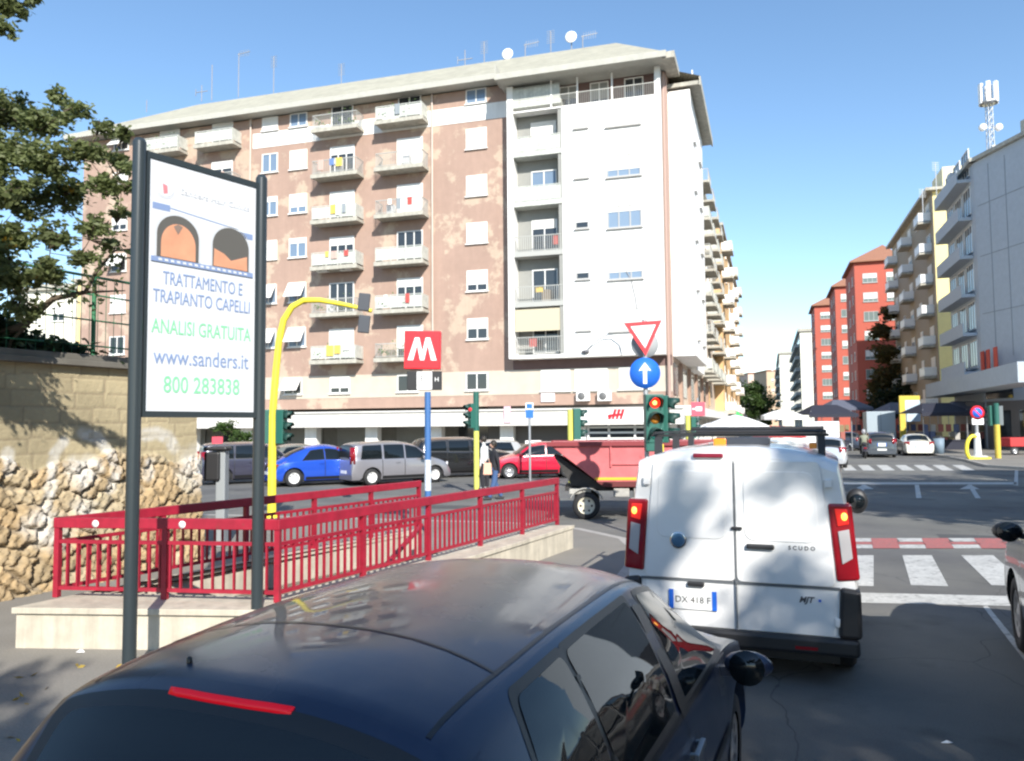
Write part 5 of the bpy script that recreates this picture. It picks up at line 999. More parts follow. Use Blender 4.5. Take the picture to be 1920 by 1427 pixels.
car('parked_car', 'silver grey people carrier seen from its dark rear corner left of the metro sign pole', pc(740, 29.6), 56, mpv, paint('silver_grey_paint', (.30, .29, .31), .5, .3), wins=((-1.7, -1.6, -.9, -.9), (-.78, -.78, .0, .0), (.1, .1, .55, 1.05)), rear=((-2.035, .68), (-1.93, .66)), front=((1.15, .62), (.55, .58)), tail=(-2.04, .62, .82, .8, 1.4), headl=(1.98, .5, .76, .62, .78), group=GP, rimm=mat('white_hub', (.75, .75, .74), .4), **kw)
car('parked_car', 'grey roofed car standing behind the bright blue car', pc(566, 35), 62, sedan, paint('grey_green_paint', (.16, .17, .15)), wins=((-1.1, -.8, -.2, -.2), (-.12, -.12, .25, .8)), rear=((-1.7, .6), (-1.05, .55)), front=((1.0, .62), (.3, .56)), tail=(-2.24, .5, .8, .7, .9), headl=(2.2, .5, .8, .6, .78), group=GP, **kw)
car('parked_car', 'black tall car between the metro pole and the thin yellow pole', pc(868, 33.3), 68, suv, paint('black_paint', (.014, .015, .017)), wins=((-1.8, -1.65, -1.0, -1.0), (-.9, -.9, 0, 0), (.1, .1, .5, .95)), rear=((-2.18, .7), (-1.95, .66)), front=((1.0, .66), (.5, .6)), tail=(-2.2, .6, .85, .9, 1.2), headl=(2.15, .55, .85, .75, .92), group=GP, **kw)
car('parked_car', 'pale grey car roof just visible behind the black tall car', pc(905, 38), 250, hatch, paint('pale_grey_paint', (.42, .41, .39)), wins=Wh, rear=Rh, front=Fh, tail=(-1.9, .5, .76, .75, 1.0), headl=(1.88, .5, .76, .6, .75), group=GP, **kw)
car('parked_car', 'bright red car facing left in front of the red truck', pc(1003, 32.2), 262, hatch, paint('bright_red_paint', (.55, .01, .04), .1), wins=Wh, rear=Rh, front=Fh, tail=(-1.9, .5, .76, .75, 1.0), headl=(1.88, .5, .76, .6, .75), group=GP, **kw)
GQ = 'cars stopped beyond the far crosswalk'
car('parked_car', 'silver car with red tail lights just right of the white van roof', pc(1553, 38.5), 24, hatch, paint('pale_silver_paint', (.55, .56, .58), .4), wins=Wh, rear=Rh, front=Fh, tail=(-1.9, .5, .78, .75, 1.0), group=GQ, **kw)
o, _ = car('parked_car', 'dark grey hatchback with a pale number plate beside the scooter rider', pc(1646, 49.5), 20, mpv, paint('dark_silver_paint', (.10, .115, .14), .5), wins=((-1.7, -1.6, -.9, -.9), (-.78, -.78, .0, .0), (.1, .1, .55, 1.05)), rear=((-2.035, .68), (-1.93, .66)), front=((1.15, .62), (.55, .58)), tail=(-2.04, .58, .82, .85, 1.15), group=GQ, **kw); rear_plate(o, -2.07, .8, .5, .2)
o, _ = car('parked_car', 'cream white saloon seen from behind at the kerb of the shaded stalls', pc(1713, 51.5), 20, sedan, paint('cream_white_paint', (.68, .66, .58), 0, .3), wins=((-1.1, -.8, -.2, -.2), (-.12, -.12, .25, .8)), rear=((-1.7, .64), (-1.05, .58)), front=((1.0, .62), (.3, .56)), tail=(-2.26, .55, .84, .72, .92), group=GQ, **kw); rear_plate(o, -2.31, .6)
suvm = paint('charcoal_paint', (.02, .021, .022), .2); suv2 = dict(suv); suv2['mm'] = trim
fl = Vector((4.95, 7.95)); h2v = Vector((math.sin(rad(25)), math.cos(rad(25)))); rv_ = Vector((h2v.y, -h2v.x)); cc = fl - h2v * 2.2 + rv_ * .9
car('parked_car', 'charcoal tall car cut off by the right edge of the picture', tuple(cc), 25, suv2, suvm, n=70, wins=((-1.8, -1.65, -1.0, -1.0), (-.9, -.9, 0, 0), (.1, .1, .5, .95)), rear=((-2.18, .7), (-1.95, .66)), front=((1.0, .66), (.5, .6)), tail=(-2.2, .6, .85, .9, 1.2), headl=(2.15, .55, .85, .75, .92), handles=((-.2, .95),), mirror=(.85, 1.16))
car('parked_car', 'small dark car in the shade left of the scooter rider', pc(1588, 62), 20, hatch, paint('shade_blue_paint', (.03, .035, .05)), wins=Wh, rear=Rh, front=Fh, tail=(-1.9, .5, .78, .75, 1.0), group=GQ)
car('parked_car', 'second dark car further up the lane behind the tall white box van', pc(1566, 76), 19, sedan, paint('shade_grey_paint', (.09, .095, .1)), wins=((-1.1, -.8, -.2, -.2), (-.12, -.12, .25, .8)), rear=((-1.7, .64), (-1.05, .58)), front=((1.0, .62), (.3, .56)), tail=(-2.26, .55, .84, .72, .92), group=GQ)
# ---- white van
VH = 21.0; hv = Vector((math.sin(rad(VH)), math.cos(rad(VH)))); vc = Vector((1.86, 6.55)) + hv * 2.4
PV = dict(L=4.8, W=.945, wr=.34, wheels=(-1.72, 1.5), low=.28, crown=.13, er=(.035, .2), el=.3, bulge=.015, mm=black_pl, hm=black_pl, ms=1.35,
    top=[(-2.4, 1.83), (-2.385, 1.875), (-2.3, 1.915), (-1.5, 1.935), (.5, 1.935), (.95, 1.87), (1.6, 1.22), (2.0, 1.05), (2.35, .8), (2.4, .6)], belt=[(-2.4, 1.12), (0, 1.12), (1.4, 1.1), (2.0, .95), (2.4, .5)], rw=[(-2.4, .825), (-1.5, .83), (.9, .76), (1.6, .8), (2.4, .75)])
van_white = paint('van_white_paint', (.79, .785, .77), 0, .3, dust=.16)
VN, vs_ = car('white_van', 'white delivery van stopped at the light with a dark roof rack and lit tail lights', tuple(vc), VH, PV, van_white, n=60, wins=((.45, .45, .92, 1.4),), front=((1.58, .72), (.98, .68)), headl=(2.3, .5, .8, .7, .95), handles=((.3, 1.0),), mirror=(.75, 1.2), cat='van')
X0 = -2.4
def dpoly(y0, y1, z0, z1, t0=0, t1=0): return [(y0, z0), (y1, z0), (y1 - t1, z1), (y0 + t0, z1)]
for nm, y0, y1, ta, tb in (('rear_door', .006, .765, 0, .09), ('rear_door', -.765, -.006, .09, 0)):
    mb = MB(); mb.prism(round_poly(dpoly(y0, y1, .795, 1.80, ta if y0 < 0 else 0, tb if y0 > 0 else 0), .05), 'x', X0 - .022, X0 - .001); dr = mb.build(nm, van_white, VN, bevel=.008)
    mb = MB(); mb.prism(round_poly(dpoly(y0 + .0, y1 - .0, .40, .77, 0, 0), .03), 'x', X0 - .004, X0 + .012); mb.build('lower_door_panel', van_white, dr, bevel=.006)
    mb = MB(); i0 = y0 + (.07 if y0 > 0 else .11); i1 = y1 - (.11 if y0 > 0 else .07); mb.prism(round_poly(dpoly(i0, i1, 1.14, 1.71, .03 if y0 < 0 else 0, .03 if y0 > 0 else 0), .09), 'x', X0 - .029, X0 - .022); mb.build('pressed_panel', van_white, dr, bevel=.0035)
mb = MB(); mb.box(X0 - .012, X0 + .02, -.80, .80, .772, .793); mb.box(X0 - .03, X0 - .02, -.0055, .0055, .4, 1.8); mb.build('door_seam', mat('seam_grey', (.12, .13, .14), .6), VN)
for sg in (1, -1):
    a, b = sg * .775, sg * .948
    mb = MB(); mb.prism(sorted([(a, .84)], key=_2) + [(b - sg * .0, .86), (b - sg * .045, 1.46), (a - sg * .05, 1.46)], 'x', X0 - .02, X0 + .10); q = mb.build('tail_light', red_lens, VN, bevel=.02)
    mb = MB(); mb.prism([(a + sg * .045, .98), (b - sg * .05, 1.03), (b - sg * .07, 1.26), (a + sg * .02, 1.24)], 'x', X0 - .03, X0 - .018); mb.build('clear_lens', mat('clear_lens_grey', (.42, .40, .40), .15, coat=.5), q, bevel=.005)
    mb = MB(); mb.prism([(a + sg * .02, 1.28), (b - sg * .07, 1.30), (b - sg * .08, 1.42), (a + sg * .0, 1.42)], 'x', X0 - .032, X0 - .018); mb.build('lit_lamp', mat('lit_tail_red', (.5, .015, .012), .3, emit=(1, .03, .015), es=.3), q, bevel=.01)
    mb = MB(); mb.sphere((X0 - .03, sg * .845, 1.36), .026, 10, (.5, 1, 1.3)); mb.build('bulb_glow', mat('bulb_yellow', (1, .5, .1), .3, emit=(1, .38, .06), es=1.8), q)
    mb = MB(); mb.prism([(sg * .775, .40), (sg * .95, .40), (sg * .95, .78), (sg * .80, .80)], 'x', X0 - .05, X0 + .4); mb.build('bumper_corner', black_pl, VN, bevel=.03)
mb = MB(); mb.box(X0 - .07, X0 + .15, -.93, .93, .26, .40); mb.build('bumper', black_pl, VN, bevel=.03)
mb = MB(); mb.box(X0 - .074, X0 - .069, -.62, -.45, .30, .325); mb.build('reflector', red_lens, VN)
mb = MB(); mb.box(X0 - .035, X0 + .02, .08, .33, 1.822, 1.858); mb.build('high_brake_light', mat('dull_red_lens', (.22, .01, .03), .3), VN, bevel=.008)
mb = MB(); mb.lathe([(0, -.03), (.055, -.035), (.066, -.03), (.07, -.02)], (X0, .47, 1.12), 24, 'x'); q = mb.build('round_badge', mat('badge_blue', (.10, .2, .32), .25, .4), VN)
mb = MB(); mb.lathe([(.055, -.036), (.07, -.038), (.07, -.03)], (X0, .47, 1.12), 24, 'x'); mb.build('badge_ring', chrome, q)
mb = MB(); mb.box(X0 - .06, X0 - .022, -.31, -.09, 1.075, 1.115); mb.build('door_handle', black_pl, VN, bevel=.012); mb = MB(); mb.box(X0 - .045, X0 - .022, -.06, .03, 1.225, 1.25); mb.build('door_latch', black_pl, VN, bevel=.008)
MT = Matrix.Rotation(rad(-90), 4, 'Z')
text('S C U D O', .045, mat('badge_letters', (.12, .12, .13), .3, .5), VN, T(X0 - .024, -.52, 1.08) @ MT @ FACE, 'model_lettering', bold=.001); text('MJT', .065, mat('badge_letters', (0, 0, 0)), VN, T(X0 - .006, -.54, .66) @ MT @ FACE, 'lettering', shear=.3, bold=.002)
mb = MB(); mb.box(X0 - .008, X0 - .004, -.655, -.635, .67, .69); mb.build('blue_dot', blue_p, VN)
for sg in (1, -1):
    for z in (.52, 1.62):
        mb = MB(); yy = sg * (.78 if z < 1.3 else .735); mb.box(X0 - .035, X0 - .004, yy - .03, yy + .03, z - .035, z + .035); mb.build('hinge', van_white, VN, bevel=.008)
rear_plate(VN, X0 - .012, .62, .40, .16, .36); text('DX 418 F', .075, black_pl, VN, T(X0 - .0205, .36, .595) @ MT @ FACE, 'plate_characters')
mb = MB(); mb.box(X0 - .04, X0 - .005, .26, .40, .735, .775); mb.build('plate_lamp', black_pl, VN, bevel=.01)
sd_ = [(-2.1 + .12 * i) for i in range(34)]
for sg in (1, -1):
    mb = MB(); mb.add([(x, sg * (vs_.side(x, z_) + .006), z_) for x in sd_ for z_ in (.5, .6)], [(2*i, 2*i+1, 2*i+3, 2*i+2) for i in range(33)]); mb.build('side_strip', black_pl, VN)
    mb = MB(); mb.box(-1.9, -1.6, sg * (vs_.side(-1.9, 1.05)) - .01, sg * vs_.side(-1.9, 1.05) + .035 * sg if sg > 0 else sg * vs_.side(-1.9, 1.05) + .01, 1.03, 1.06) if sg > 0 else mb.box(-1.9, -1.6, -vs_.side(-1.9, 1.05) - .03, -vs_.side(-1.9, 1.05) + .01, 1.03, 1.06); mb.build('sliding_rail', black_pl, VN)
RK = thing('roof_rack', 'black roof rack with cross bars and an orange marker lamp on the white van', 'roof rack', (*vc, 1.89), rad(90 - VH))
mb = MB()
for x in (-2.0, -1.0, .1): mb.box(x - .022, x + .022, -.76, .76, .105, .128)
for sg in (1, -1): mb.bar((-2.2, sg * .70, .142), (.4, sg * .70, .142), .02)
mb.each('bar', black_pl, RK); mb = MB()
for x in (-2.0, -1.0, .1):
    for sg in (1, -1): mb.prism([(x - .06, -.06), (x + .06, -.06), (x + .035, .11), (x - .02, .11)], 'y', sg * .70 - .03, sg * .70 + .03)
mb.each('foot', black_pl, RK); mb = MB(); mb.tube([(-2.05, .35, .15), (-2.05, -.74, .15)], .012, 8); mb.tube([(-.9, .55, .17), (-.9, -.74, .17)], .018, 8); mb.build('roller', black_pl, RK)
mb = MB(); mb.box(-2.04, -1.9, -.28, .18, .03, .10); mb.build('lamp_bar', mat('dark_lamp_bar', (.04, .045, .06), .3), RK, bevel=.01); mb = MB(); mb.box(-2.06, -1.95, .09, .2, .03, .09); mb.box(-2.1, -2.0, -.66, -.6, .0, .05); mb.build('orange_lamp', mat('orange_lens', (.85, .25, .02), .3), RK, bevel=.01)
# ---- white box van far right of our van, box lorry in the shade
def boxvan(label, px, Y, hd, w, h, l, bm_, cabm, name='delivery_van'):
    o = thing(name, label, 'van', (*pc(px, Y), 0), rad(90 - hd)); mb = MB(); mb.box(-l/2, l/2, -w/2, w/2, .55, h); mb.build('cargo_box', bm_, o, bevel=.05); mb = MB(); mb.prism([(l/2 + .02, .4), (l/2 + 1.7, .4), (l/2 + 1.65, 1.1), (l/2 + 1.1, 1.95), (l/2 + .02, 2.0)], 'y', -w/2 + .08, w/2 - .08); mb.build('cab', cabm, o, bevel=.05)
    mb = MB(); mb.prism([(l/2 + 1.64, 1.12), (l/2 + 1.68, 1.14), (l/2 + 1.14, 1.92), (l/2 + 1.1, 1.9)], 'y', -w/2 + .16, w/2 - .16); mb.build('windscreen', glass_car, o); mb = MB(); mb.box(-l/2, l/2 + 1, -w/2 + .2, w/2 - .2, .35, .55); mb.build('chassis', black_pl, o)
    for x in (-l/2 + .7, l/2 + .8):
        for sg in (1, -1): wheel(o, x, sg * (w/2 - .14), .36, sg)
    for sg in (1, -1): mb = MB(); mb.box(-l/2 - .03, -l/2, sg * (w/2 - .1) - .07, sg * (w/2 - .1) + .07, .6, .85); mb.build('tail_light', red_lens, o)
    mb = MB(); mb.box(-l/2 - .012, -l/2 - .001, -.01, .01, .6, h - .1); mb.box(-l/2 - .014, -l/2 - .002, -w/2 + .03, w/2 - .03, .58, .62); mb.build('door_seam', trim, o); return o
boxvan('tall white box van waiting beyond the far crosswalk', 1541, 48, 22, 1.95, 2.25, 2.6, van_white, van_white); boxvan('blue grey box lorry standing in the shade behind the dark hatchback', 1648, 66, 20, 2.2, 3.1, 3.6, mat('lorry_box_grey', (.34, .40, .44), .5), van_white, 'box_lorry')
# ---- red tipper truck
Yt = 17.6; b = at(1028, 800, Yt)
TR = thing('tipper_truck', 'red tipper truck with a sloping hopper and cream wheel crossing behind the white van', 'truck', (b.x, Yt, 0), rad(-6))
def tp(px, py): q = at(px, py, Yt); return (q.x - b.x, q.z)
faded = mat('faded_red_steel', (.55, .13, .135), .6, var=.16, scale=3, var2=.1, scale2=1, c2=(.34, .05, .05), thr=(.6, .72), c2scale=4)
xr = 4.6; (xa, zt_), (xb, zb_) = tp(1030, 830), tp(1132, 912); ybk = 1.9
mb = MB(); mb.prism([(xa, zt_), (xa - .0, zt_ - .05), (xb, zb_), (xr, zb_), (xr, zt_)], 'y', 0, ybk); mb.build('hopper', faded, TR, bevel=.015)
mb = MB(); mb.box(xa - .06, xr + .03, -.07, .0, zt_ - .08, zt_ + .015); mb.box(xa - .06, xr, ybk, ybk + .07, zt_ - .08, zt_ + .015); mb.build('rim_bar', mat('dark_red_steel', (.22, .03, .035), .5), TR)
mb = MB()
xs_ = tp(1143, 850)[0]
mb.box(xs_, xs_ + .03, -.05, 0, zt_ - .55, zt_ - .08); mb.box(xs_, xr, -.045, 0, zt_ - .5, zt_ - .45)
for x in (xs_ + 1.4, xs_ + 2.6): mb.box(x, x + .06, -.05, 0, zb_, zt_ - .08)
mb.build('side_ribs', faded, TR); z9 = tp(1130, 897)[1]; x9 = tp(1115, 897)[0]
mb = MB(); mb.box(x9 + .0, xr, -.012, -.001, z9 - .03, z9 + .03); mb.build('yellow_stripe', mat('stripe_yellow', (.75, .42, .03), .5), TR)
mb = MB(); mb.prism([(x9 + .03, z9 - .06), (xb, zb_ + .0), (xr, zb_), (xr, z9 - .06)], 'y', -.006, -.0005); mb.build('dark_lower_band', mat('rust_brown', (.12, .02, .02), .7), TR)
# frame, mudguard, wheels, cab
mb = MB(); mb.box(.35, 6.2, .3, 1.6, .62, zb_ - .02); mb.prism([(.1, zt_ - .3), (.25, zt_ - .35), (xb - .05, zb_ + .02), (xb + .1, zb_ - .1), (.5, .75)], 'y', .25, 1.65); mb.build('chassis', mat('greasy_black', (.03, .028, .026), .7, var=.3, scale=10), TR)
wx, wz = tp(1099, 948)
for yy, sg in ((.12, -1), (1.75, 1)): wheel(TR, wx, yy, .31, sg, .24, mat('cream_rim', (.62, .58, .46), .6, var=.15, scale=12), 6); wheel(TR, 5.3, yy, .31, sg, .24, mat('cream_rim', (0, 0, 0)), 6)
mb = MB(); N = 12; vs = [(wx + .40 * math.cos(math.pi * (.12 + .76 * i / N)), y, .31 + .40 * math.sin(math.pi * (.12 + .76 * i / N))) for i in range(N + 1) for y in (-.02, .28)]; mb.add(vs, [(2*i, 2*i+1, 2*i+3, 2*i+2) for i in range(N)], True); q = mb.build('mudguard', mat('dusty_grey', (.34, .33, .30), .7, var=.2, scale=8), TR); sd = q.modifiers.new('t', 'SOLIDIFY'); sd.thickness = .02
mb = MB()
for x, z, sx, sz in ((.45, .56, .3, .12), (.75, .60, .2, .1), (1.45, .5, .35, .2), (1.9, .42, .3, .3), (2.5, .35, .7, .35)): mb.box(x, x + sx, .05, .35, z, z + sz)
mb.each('tank_bracket', mat('dusty_grey', (0, 0, 0)), TR, bevel=.02)
mb = MB(); mb.box(.1, .16, .0, 1.8, .25, .36); mb.box(.12, .15, .0, .12, .28, .5); mb.build('rear_bar', mat('dim_red_steel', (.3, .03, .04), .5), TR)
mb = MB(); mb.prism([(4.75, .35), (6.3, .35), (6.28, 1.15), (6.0, 1.78), (4.75, 1.8)], 'y', .05, 1.85); mb.build('cab', paint('truck_cab_white', (.7, .7, .68), 0, .4), TR, bevel=.06); mb = MB(); mb.box(5.0, 5.8, .03, .05, 1.15, 1.65); mb.build('cab_window', glass_car, TR)
# ---------------------------------------------------------------- trees
bark = mat('bark', (.10, .075, .05))
def tree(label, base, fork, clumps, n, size, lm, seed=1, tr=.16, cat='tree', group=None, name='broadleaf_tree'):
    o = thing(name, label, cat, base, 0, group); R = random.Random(seed); mb = MB(); f = Vector(fork)
    mb.tube([(0, 0, -.1), (f.x * .3 + .04, f.y * .3, f.z * .35), (f.x * .7, f.y * .7 + .05, f.z * .7), f], [tr * 1.25, tr, tr * .85, tr * .7], 10)
    nodes = [(f, tr * .6)]
    for c in sorted(clumps, key=lambda c: (Vector(c[:3]) - f).length):
        c_ = Vector(c[:3]); q_, r0 = min(nodes, key=lambda n_: (n_[0] - c_).length + .25 * (n_[0] - f).length * 0); L0 = (c_ - q_).length
        m = q_.lerp(c_, .5) + Vector((R.uniform(-.3, .3), R.uniform(-.3, .3), R.uniform(-.25, .3))) * min(L0, 2) * .3; r1 = max(.006, r0 * .66); mb.tube([q_, m, c_], [r0 * .85, (r0 + r1) * .42, r1], 7); nodes += [(c_, r1), (m, (r0 + r1) * .42)]
        for k in range(5): e = c_ + Vector((R.gauss(0, 1), R.gauss(0, 1), R.gauss(0, .7))).normalized() * c[3] * .85; mb.tube([m.lerp(c_, R.uniform(.1, .8)), e], [tr * .12, tr * .03], 5)
    mb.build('trunk', bark, o); tot = sum(c[3] ** 2 for c in clumps); pts = []
    for c in clumps:
        k = int(n * c[3] ** 2 / tot); sub = [(Vector((R.gauss(0, 1), R.gauss(0, 1), R.gauss(0, .8))).normalized() * c[3] * R.uniform(.25, .95), R.uniform(.18, .5) * c[3]) for _ in range(18)]
        for i in range(k): s0, sr = R.choice(sub); pts.append((c[0] + s0.x + R.gauss(0, sr * .6), c[1] + s0.y + R.gauss(0, sr * .6), c[2] + s0.z * .8 + R.gauss(0, sr * .45)))
    leafmesh(pts, size, seed, m=lm, parent=o, name='crown'); return o
lf1 = leafmat("leaf_green", (.17, .20, .075), (.42, .24, .02), .64); lf2 = leafmat('leaf_olive', (.06, .09, .03)); lf3 = leafmat('leaf_dark', (.02, .035, .015)); lf4 = leafmat('leaf_fresh', (.07, .12, .03)); lfau = leafmat('leaf_autumn', (.075, .075, .025), (.18, .10, .03), .55)
# left tree over the wall
tb = Vector((-8.9, 9.6, 2.9)); cl = []
for px_, py_, r_p in ((-60, 200, 75), (20, 215, 52), (85, 225, 44), (140, 205, 26), (10, 290, 60), (90, 300, 50), (160, 290, 36), (215, 300, 26), (-50, 330, 80), (50, 375, 46), (130, 365, 40), (200, 350, 34), (235, 315, 16), (0, 440, 50), (100, 440, 34), (175, 425, 30), (225, 400, 18), (20, 520, 50), (90, 510, 36), (150, 480, 26), (-60, 480, 90), (45, 575, 32), (205, 460, 16), (-170, 300, 95), (-130, 400, 80), (-60, 440, 50), (-230, 420, 90), (-190, 200, 90), (-10, 375, 36), (36, 352, 20), (62, 343, 13), (235, 250, 18), (190, 240, 22), (240, 350, 16), (110, 180, 20)):
    Yc = 9.6 + ((px_ * 7 + py_ * 3) % 10 - 5) * .12 if (px_ > -100 and (px_, py_) not in ((-10, 375), (36, 352), (62, 343))) else 7.0; q = at(px_, py_, Yc) - tb; cl.append((q.x, q.y, q.z, r_p / 1450 * Yc))
tree('leafy tree with yellowing leaves hanging over the stone wall at the left edge', tuple(tb), (.3, .2, 1.6), cl, 40000, .04, lf1, 4, .11)
tb = Vector((-10.2, 8.2, 2.9)); cl = []
for px_, py_, r_p in ((25, 8, 34), (60, 2, 18), (5, 55, 22), (-60, -20, 80), (-150, -60, 110), (-120, 60, 60)): q = at(px_, py_, 8.6) - tb; cl.append((q.x, q.y, q.z, r_p / 1450 * 8.6))
tree('second tree whose hanging branch shows only at the top left corner', tuple(tb), (.6, .2, 3.8), cl, 11000, .043, lf1, 9, .12)
mb = MB(); o = thing('hanging_branch', 'bare forked branch reaching right under the leafy tree toward the advertising panel', 'branch', (0, 0, 0)); pts_ = [at(*p) for p in ((-40, 640, 9.6), (40, 612, 9.6), (100, 560, 9.7), (160, 548, 9.8), (180, 510, 9.8), (215, 470, 9.9), (255, 466, 10))]; mb.tube(pts_, [.055, .05, .04, .03, .024, .015, .008], 8); mb.build('bough', bark, o); mb = MB(); mb.tube([at(160, 548, 9.8), at(235, 545, 9.9)], [.02, .006], 6); mb.tube([at(60, 600, 9.6), at(20, 640, 9.6), at(5, 700, 9.7)], [.03, .02, .01], 6); mb.build('twigs', bark, o)
pp_ = []
RR = random.Random(2)
for a_, b_ in zip(pts_[2:-1], pts_[3:]):
    for i in range(60): q = a_.lerp(b_, RR.random()); pp_.append((q.x + RR.gauss(0, .16), q.y + RR.gauss(0, .16), q.z + RR.gauss(0, .12)))
leafmesh(pp_, .05, 8, m=lf1, parent=o, name='leaves')
# street trees
a = at(1415, 800, 150); tree('fresh green street tree at the end of the orange block', (a.x, 150, 0), (0, 0, 4), [(-1.5, 0, 7.5, 3.6), (1.2, 0, 6.0, 3.2), (2.6, 0, 3.9, 2.4), (-2.0, 0, 4.0, 2.8), (.3, 0, 9.0, 2.0)], 6500, .32, lf4, 12, .3)
a = at(1655, 800, 104); tree('tall dark tree between the red tower and the yellow block', (a.x, 104, 0), (0, 0, 5), [(0.6, 0, 8, 2.6), (1.2, 0, 11.5, 2.2), (.3, 0, 14.5, 1.7), (1.4, 0, 17, 1.3), (2.2, 0, 9, 2.0), (-.6, 0, 5.2, 2.0)], 9000, .30, lfau, 15, .35)
a = at(1675, 800, 98); tree('dark undergrowth tree below the tall autumn tree', (a.x, 98, 0), (0, 0, 3), [(0, 0, 4.5, 2.6), (1.5, 0, 6.5, 2.2), (-2, 0, 3.4, 1.8)], 5000, .26, lf3, 17, .3)
a = at(1405, 800, 135); 
# roadside trees just outside the picture that throw the dappled shade
for lab, b_, fk, cl, n, sz, sd in (('broad street tree behind the viewpoint shading the van', (5.6, -8.6, 0), (0, 0, 4.2), [(-1.9, .5, 8.0, 1.7), (.3, 0, 9.5, 1.25), (-.5, .3, 11.2, .55), (1.0, .2, 11.6, .5), (-3.2, .6, 7.2, 1.7), (3.4, .4, 5.4, 1.5), (-.4, .6, 6.0, 1.5)], 12000, .13, 21),
    ('street tree behind the viewpoint shading the near left pavement', (-2.1, -7.5, 0), (0, 0, 3.2), [(0, 0, 5.6, 2.2), (1.8, .2, 6.2, 2.0), (3.4, 0, 7.0, 1.9), (-2.0, .2, 5.6, 2.0), (2.0, 0, 8.2, 1.6), (4.6, 0, 5.4, 1.5)], 16000, .13, 22),
    ('large plane tree right of the picture shading the middle of the junction', (19.2, 6.5, 0), (0, 0, 5), [(0, 0, 9, 3.6), (-4.0, 0, 9.5, 3.2), (3.5, 0, 9.5, 3.2), (-2, 1, 12.5, 3.0), (2.5, 0, 13.0, 3.0), (-6.2, 0, 8.2, 2.1), (6.4, 1, 8.6, 2.6)], 22000, .2, 23),
    ('plane tree farther right shading the junction edge', (30, 5, 0), (0, 0, 5), [(0, 0, 9, 3.8), (-3.8, 0, 10, 3.4), (3.5, 0, 10, 3.4), (0, 0, 13.5, 3.6)], 16000, .22, 24)):
    tree(lab, b_, fk, cl, n, sz, lf2, sd, .22, group='street trees outside the picture')
# unseen lorry added beside the viewpoint to cast a shadow on the next lane
shade_lorry = thing('box_lorry', 'unseen high sided lorry added right of the viewpoint to shade the lane', 'lorry', (6.05, -.25, 0), rad(90 - 25)); mb = MB(); mb.box(-3.2, 2.6, -1.15, 1.15, .9, 3.95); mb.build('cargo_box', mat('lorry_side', (.07, .06, .05), .5), shade_lorry, bevel=.12); mb = MB(); mb.prism([(2.65, .5), (4.2, .5), (4.15, 1.5), (3.9, 2.7), (2.65, 2.8)], 'y', -1.1, 1.1); mb.build('cab', mat('lorry_cab_red', (.4, .05, .03), .4), shade_lorry, bevel=.1)
mb = MB(); mb.box(-3.2, 4, -.9, .9, .4, .88); mb.build('chassis', black_pl, shade_lorry)
for sg in (1, -1):
    for i in range(12): mb = MB(); mb.box(-3.0 + i * .48, -2.9 + i * .48, sg * 1.155 - .01, sg * 1.155 + .01, 1.0, 3.4); mb.build('reflection_stripe', mat('strap_dark', (.04, .05, .06), .6) if i % 2 else mat('strap_orange', (.6, .16, .03), .6), shade_lorry)  # orange and dark stripes added to break up the car window reflections
    mb = MB(); mb.box(-2.6, 2.2, sg * 1.17 - .01, sg * 1.17 + .01, 2.2, 2.9); mb.build('white_band', mat('reflection_band', (.75, .76, .74), .5), shade_lorry)  # pale band added for the same reflections
for x in (-2.2, 3.2):
    for sg in (1, -1): wheel(shade_lorry, x, sg * .98, .45, sg, .28)
# building across the carriageway on the right, outside the picture: seen only in reflections
rb = block('apartment_building', 'five storey building across the street right of the picture, mirrored in the car windows', (31, -16), rad(65) + math.pi * 0, 30, 12, 17, mat('white_block', (.7, .69, .66), .8), 5, (3, 8, 13, 18, 23, 27), bal={3: None, 13: None, 23: None}, base=mat('orange_awning', (.5, .2, .08), .7))
rb.rotation_euler = (0, 0, rad(-105)); rb.location = (27, 8, 0)
# ---------------------------------------------------------------- people
cloth_dark = mat('dark_cloth', (.02, .02, .025), .9); denim = mat('blue_denim', (.05, .10, .22), .9); skinm = mat('skin', (.50, .30, .22), .6); hairm = mat('dark_hair', (.02, .015, .01), .6)
def skinned(name, m, par, joints, bones, sub=1):
    me = bpy.data.meshes.new(name); me.from_pydata([j[:3] for j in joints], bones, []); me.materials.append(m); o = link(name, me, par)
    md = o.modifiers.new('skin', 'SKIN'); md.use_smooth_shade = True; sv = me.skin_vertices[0].data if me.skin_vertices else None
    if sv is None:
        bpy.context.view_layer.objects.active = o; a_ = me.attributes
    return o, sv
def skin_obj(name, m, par, joints, bones):
    import bmesh
    me = bpy.data.meshes.new(name); bm = bmesh.new(); ly = bm.verts.layers.skin.verify(); vs = []
    for j in joints: v = bm.verts.new(j[:3]); v[ly].radius = (j[3], j[4] if len(j) > 4 else j[3]); vs.append(v)
    vs[0][ly].use_root = True
    for a, b in bones: bm.edges.new((vs[a], vs[b]))
    bm.to_mesh(me); bm.free(); me.materials.append(m); o = link(name, me, par); md = o.modifiers.new('skin', 'SKIN'); md.use_smooth_shade = True; ss = o.modifiers.new('sub', 'SUBSURF'); ss.levels = 1; ss.render_levels = 2; return o
